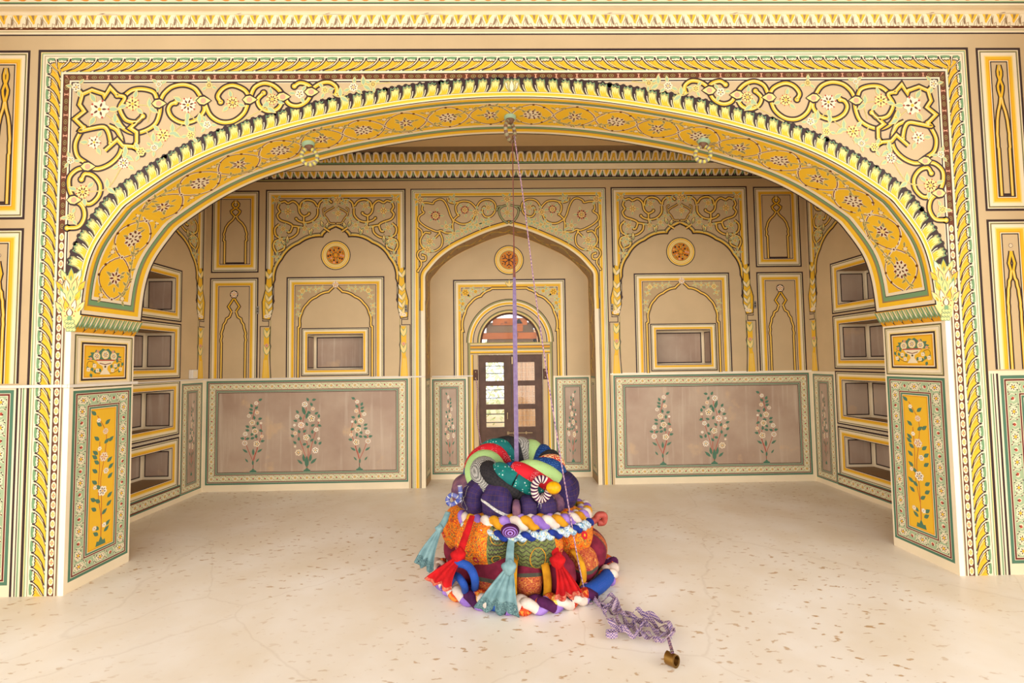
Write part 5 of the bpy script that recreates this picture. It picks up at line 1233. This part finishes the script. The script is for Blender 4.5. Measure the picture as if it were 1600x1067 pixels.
# ------------------------------------------------------------------ iron rings under the arch
def arch_ring(px, py, ry, label, colors, R=.058, sag=.0, rot=0.0):
    # find the spot on the underside whose image falls on the pixel column
    best = None
    for i in range(400):
        s_ = ALEN*i/399; q, n_ = arch_at(s_)
        Y = .33; d = Vector((q.x-CX, Y-CY, q.y-CZ)); X_ = 800+FOC*d.dot(AR)/d.dot(AF)
        if best is None or abs(X_-px) < best[0]: best = (abs(X_-px), q, n_)
    q, n_ = best[1], best[2]; a = onZ(px, py, q.y); Y = min(.5, max(.06, a[1])); base = Vector((q.x, Y, q.y)); N3 = Vector((n_.x, 0, n_.y))
    t = empty('iron_ring', tuple(base), label, 'ring')
    V = []; F = []; e1 = Vector((0,1,0)); e2 = N3.cross(e1)
    prof = [(-.004,.048),(.012,.050),(.022,.046),(.028,.036),(.034,.030),(.046,.028),(.056,.020),(.064,.010)]
    for h, r in prof:
        for k in range(20): b = 2*pi*k/20; V.append(base+N3*h+e1*(r*cos(b))+e2*(r*sin(b)))
    MI = []
    for i in range(len(prof)-1):
        for k in range(20): F.append((i*20+k, i*20+(k+1) % 20, (i+1)*20+(k+1) % 20, (i+1)*20+k)); MI.append(0 if i < 3 else 1)
    F.append(tuple((len(prof)-1)*20+k for k in range(20))); MI.append(1); F.append(tuple(range(20))); MI.append(0)
    mesh_obj('boss', V, F, [MATS['boss_green'], MATS['boss_brown']], MI, t, smooth=True)
    c = base+N3*.05+Vector((0,0,-R)); u = Vector((cos(rot), sin(rot), 0))
    P = [c+u*(R*.95*cos(b))+Vector((0,0,R*1.05*sin(b))) for b in [2*pi*i/48 for i in range(48)]]
    tube('ring', P, .0155, [MATS[k] for k in colors], t, mi=lambda r_: (r_//2) % 2, n=12, closed=True)
    return c
arch_ring(487, 224, 245, 'twisted yellow and grey iron ring hanging from the left side of the arch', ('ring_yellow', 'ring_grey'), .062, rot=.25)
arch_ring(797, 182, 200, 'old greenish iron ring at the crown of the arch holding the strap', ('ring_old', 'boss_brown'), .075, rot=1.0)
arch_ring(1098, 220, 240, 'twisted yellow and grey iron ring hanging from the right side of the arch', ('ring_yellow', 'ring_grey'), .062, rot=-.25)
# ------------------------------------------------------------------ doors, fanlight and what lies outside
def dz(py): return onY(800, py, DR)[1]
def leafdoor(nm, x0, x1, panes, k):
    Yd = DR+.05; d = boxes(nm, [], MATS['door_wood'])
    z0, z1 = .005, 1.716; bs = [(x0,Yd,z0,panes[0],Yd+.045,z1),(panes[1],Yd,z0,x1,Yd+.045,z1)]
    zz_ = [(dz(595),dz(566)),(dz(632),dz(603)),(dz(668),dz(640))]
    last = z1
    for a, b in zz_: bs.append((panes[0],Yd,b,panes[1],Yd+.045,last)); last = a
    bs.append((panes[0],Yd,dz(684),panes[1],Yd+.045,last)); bs.append((panes[0],Yd,z0,panes[1],Yd+.045,.14))
    for a, b in zz_:   # glazing beads
        bs += [(panes[0],Yd-.004,a-.012,panes[1],Yd,a),(panes[0],Yd-.004,b,panes[1],Yd,b+.012),(panes[0]-.012,Yd-.004,a-.012,panes[0],Yd,b+.012),(panes[1],Yd-.004,a-.012,panes[1]+.012,Yd,b+.012)]
    d = boxes(nm, bs, MATS['door_wood']); d['kind'] = 'structure'
    for a, b in zz_: boxes('glass_pane', [(panes[0],Yd+.02,a,panes[1],Yd+.024,b)], gm, d)
    boxes('lower_panel', [(panes[0],Yd+.012,.14,panes[1],Yd+.03,dz(684)),(panes[0]+.04,Yd+.004,.18,panes[1]-.04,Yd+.012,dz(684)-.04)], MATS['door_wood_panel'], d)
    return d
dl = leafdoor('door_1', -.452, .010, (onY(759,580,DR+.05)[0], onY(787,580,DR+.05)[0]), 0)
dr = leafdoor('door_2', .014, .452, (onY(807,580,DR+.05)[0]+.004, onY(835,580,DR+.05)[0]+.004), 1)
zb = dz(677); boxes('slide_bolt', [(-.05,DR+.03,zb-.006,.30,DR+.042,zb+.006),(-.06,DR+.028,zb-.02,-.03,DR+.05,zb+.02),(.03,DR+.028,zb-.018,.07,DR+.05,zb+.018),(.2,DR+.028,zb-.018,.22,DR+.05,zb+.018)], MATS['bolt_steel'], dl)
zh = dz(650); boxes('door_handle', [(-.056,DR+.025,zh-.045,-.044,DR+.035,zh+.045),(-.058,DR+.035,zh+.03,-.042,DR+.05,zh+.045),(-.058,DR+.035,zh-.045,-.042,DR+.05,zh-.03)], MATS['bolt_steel'], dl)
zt = dz(563); boxes('top_bolt', [(.018,DR+.03,zt-.05,.032,DR+.05,zt+.05)], MATS['bolt_steel'], dr)
for s, w in ((-1,'left'),(1,'right')):
    x = s*.49; z = dz(585); b = boxes('door_bracket', [(x-.035,DR-.012,z-.075,x+.035,DR,z+.075)], MATS['bracket_rust'], bevel=.004)
    tag(b, f'rusty iron bracket on the wall {w} of the brown doors', 'bracket')
    for zz_ in (.045, -.045): boxes('screw', [(x-.008,DR-.017,z+zz_-.008,x+.008,DR-.011,z+zz_+.008)], MATS['bolt_steel'], b, bevel=.003)
# fanlight
p = Paint(lambda u, v, h: (u, DR+.10-h, v)); p.use(gm, 'glass')
p.poly([(-.41*cos(pi*i/24), FCZ+.41*sin(pi*i/24)) for i in range(25)], 'glass', 0); fan = p.build('window_1'); fan['kind'] = 'structure'
V, F = sweep([(-.415*cos(pi*i/32), DR+.10, FCZ+.415*sin(pi*i/32)) for i in range(33)], .014, 8); mesh_obj('window_frame', V, F, [MATS['door_wood']], None, fan)
def fl(x, y, Y=DR+.13): a = onY(700+x/6.275, 430+y/6.275, Y); return a
sh = []
V = [(.03-.37*cos(pi*i/24), y, FCZ-.02+.375*sin(pi*i/24)) for y in (DR+.24, DR+.26) for i in range(25)]
F = [tuple(range(25)), tuple(range(49, 24, -1))]+[(i, i+25, i+26, i+1) for i in range(24)]
tag(mesh_obj('dark_backing_board', V, F, [MATS['shutter_dark']]), 'dark board closing the arched fanlight from behind the planks', 'board')
def plank(name, x0, y0, x1, y1, Y, m, label, th=.02):
    a = fl(x0, y0, Y); b = fl(x1, y1, Y); return tag(boxes(name, [(a[0],Y,b[1],b[0],Y+th,a[1])], m, bevel=.003), label, 'plank')
pk = plank('wooden_plank', 437, 422, 777, 487, DR+.12, MATS['plank_orange'], 'short orange plank with black stencil marks high in the fanlight')
Yp = DR+.1195
def mark(groups, parent):
    for bl in groups:
        V, F = [], []
        for (x0, y0, x1, y1) in bl: a = fl(x0, y0, Yp); b = fl(x1, y1, Yp); box(V, F, a[0], Yp-.001, b[1], b[0], Yp+.001, a[1])
        mesh_obj('stencil_mark', V, F, [MATS['stencil_black']], None, parent)
mark([[(518,476,526,486),(518,474,542,478)],[(556,452,562,474),(572,452,578,474),(556,460,578,466)]], pk)
V = []; n0 = 0; a, b, c = fl(632,474,Yp), fl(733,474,Yp), fl(700,424,Yp)
mesh_obj('stencil_mark', [(a[0],Yp-.001,a[1]),(b[0],Yp-.001,b[1]),(c[0],Yp-.001,c[1]),(a[0],Yp+.001,a[1]),(b[0],Yp+.001,b[1]),(c[0],Yp+.001,c[1])], [(0,1,2),(3,5,4),(0,3,4,1),(1,4,5,2),(2,5,3,0)], [MATS['stencil_black']], None, pk)
pk2 = plank('wooden_plank', 332, 566, 872, 622, DR+.12, MATS['plank_orange'], 'long orange plank across the lower part of the fanlight')
Yp = DR+.1195
mark([[(636,566,641,592),(636,566,654,571),(636,588,654,592)],[(668,572,684,576),(668,572,672,588),(680,572,684,606),(668,584,684,588)]], pk2)
plank('wooden_plank', 675, 487, 735, 550, DR+.145, MATS['plank_orange'], 'small orange block of wood between the two orange planks')
plank('grey_board', 375, 465, 840, 562, DR+.17, MATS['board_grey'], 'wide grey brown board behind the orange planks of the fanlight')
plank('grey_board', 385, 626, 835, 662, DR+.17, MATS['board_grey'], 'narrow grey brown board along the sill of the fanlight')
# outside: grille bars, a tree and a sandstone wall
gr = empty('window_grille', (-.2, DR+.40, 0), 'horizontal iron bars outside the left door panes', 'grille')
for x in (-.75,.02): boxes('bar', [(x-.008,DR+.395,-.01,x+.008,DR+.405,1.75)], MATS['bars_dark'], gr)
for py in (572, 583.5, 609, 622, 647, 660): z = onY(772, py, DR+.40)[1]; boxes('bar', [(-.75,DR+.395,z-.006,.03,DR+.405,z+.006)], MATS['bars_dark'], gr)
ow = boxes('outside_wall', [(.12,DR+3.2,0,4.2,DR+3.6,2.3)]+[(.30+i*.42,DR+3.17,0,.34+i*.42,DR+3.2,2.3) for i in range(8)], MATS['wall_outside']); tag(ow, 'sandstone wall seen through the right door panes', 'wall')
gg = empty('lattice_grille', (.3, DR+.45, 0), 'fine lattice grille outside the right door panes', 'grille')
for i in range(9): x = .06+i*.055; boxes('lattice_bar', [(x-.0022,DR+.45,-.01,x+.0022,DR+.454,1.75)], MATS['pvc_white'], gg)
for i in range(18): z = .45+i*.072; boxes('lattice_bar', [(.04,DR+.446,z-.0022,.55,DR+.45,z+.0022)], MATS['pvc_white'], gg)
tt = empty('garden_tree', (-1.9, DR+5.5, 0), 'pale green sunlit tree seen through the left door panes', 'tree')
rnd = random.Random(5); V = []; F = []
for i in range(2600):
    c = Vector((rnd.gauss(0,.9), rnd.gauss(0,.7), 1.4+rnd.gauss(0,.75)))+Vector((-1.3, DR+5.5, 0)); a = rnd.random()*6.28; b = rnd.random()*3.14; u = Vector((cos(a), sin(a)*.4, sin(b))).normalized()*.07; w = u.orthogonal().normalized()*.03
    n = len(V); V += [c-u, c+w, c+u, c-w]; F.append((n,n+1,n+2,n+3))
mesh_obj('foliage', V, F, [MATS['leaves_light']], None, tt)
tube('trunk', [(-1.3,DR+5.5,0),(-1.35,DR+5.5,.8),(-1.25,DR+5.5,1.6)], [.12,.1,.06], MATS['trunk_bark'], tt)
mat('ground_outside', (214,190,150), .9, .1, 3)
slab('ground_outside', -8, DR+.25, -.1, 8, DR+14, -.01, MATS['ground_outside'], 'structure')
# ------------------------------------------------------------------ small fittings
def tr_(name, b, label): return tag(boxes(name, b, MATS['pvc_white'], bevel=.004), label, 'cable trunking')
tr_('cable_trunking', [(-3.985,-.022,1.468,-3.262,-.002,1.490)], 'white cable trunking across the painted wall left of the arch')
tr_('cable_trunking', [(-3.256,-.022,1.466,-WP+.001,-.002,1.488),(-WP+.004,-.022,1.466,-WP+.020,T+.03,1.488)], 'white cable trunking on the inner face of the left arch pier')
tr_('cable_trunking', [(-3.97,D-.02,1.428,-1.12,D-.004,1.446)], 'thin white cable trunking along the top of the left dado')
tr_('cable_trunking', [(-1.10,DR-.02,1.415,-.53,DR-.004,1.433)], 'short white trunking beside the brown doors')
tr_('cable_trunking', [(-WB+.004,T+.05,1.436,-WB+.02,D-.01,1.452)], 'thin white trunking along the left side wall')
jb = boxes('junction_box', [(-WB+.002,2.36,1.46,-WB+.05,2.46,1.57)], MATS['pvc_white'], bevel=.006); tag(jb, 'cream electrical box on the left side wall above the trunking', 'junction box')
boxes('cover_plate', [(-WB+.05,2.375,1.475,-WB+.054,2.445,1.555)], MATS['paint_cream'], jb, bevel=.003)
for (px, py), w in (((403,484.5),'far left bay, left of its arch'),((634.5,482),'left of the central arch'),((956,480.5),'right of the central arch'),((1179.5,476),'far right bay, right of its arch')):
    x, z = B(px, py); b = boxes('wall_plate', [(x-.018,D-.008,z-.05,x+.018,D,z+.05)], MATS['plate_grey'], bevel=.002); tag(b, f'small grey plate on the back wall, {w}', 'wall plate')
    boxes('slot', [(x-.010,D-.010,z-.03,x+.010,D-.008,z-.005),(x-.010,D-.010,z+.005,x+.010,D-.008,z+.03)], MATS['plate_slot'], b)
P = cat3([pt(744,592,DR-.03), pt(747,620,DR-.02), pt(745,650,DR-.02), pt(752,700,DR-.02), pt(750,740,DR-.02)], 8)
tag(tube('hanging_cable', P, .005, M['cord'], n=8), 'thin mauve cable hanging beside the left door', 'cable')
for o in list(sc.objects):
    if o.parent or 'label' not in o: continue
    k = o.name.split('.')[0]
    g = dict(knotted_scarf='scarves knotted to the textile pile', iron_ring='iron rings under the arch', wall_plate='grey plates on the back wall', cable_trunking='white cable trunking', wooden_plank='orange planks in the fanlight', grey_board='grey boards in the fanlight', door_bracket='brackets beside the doors', blue_hoop='blue cloth hoops').get(k)
    if g: o['group'] = g
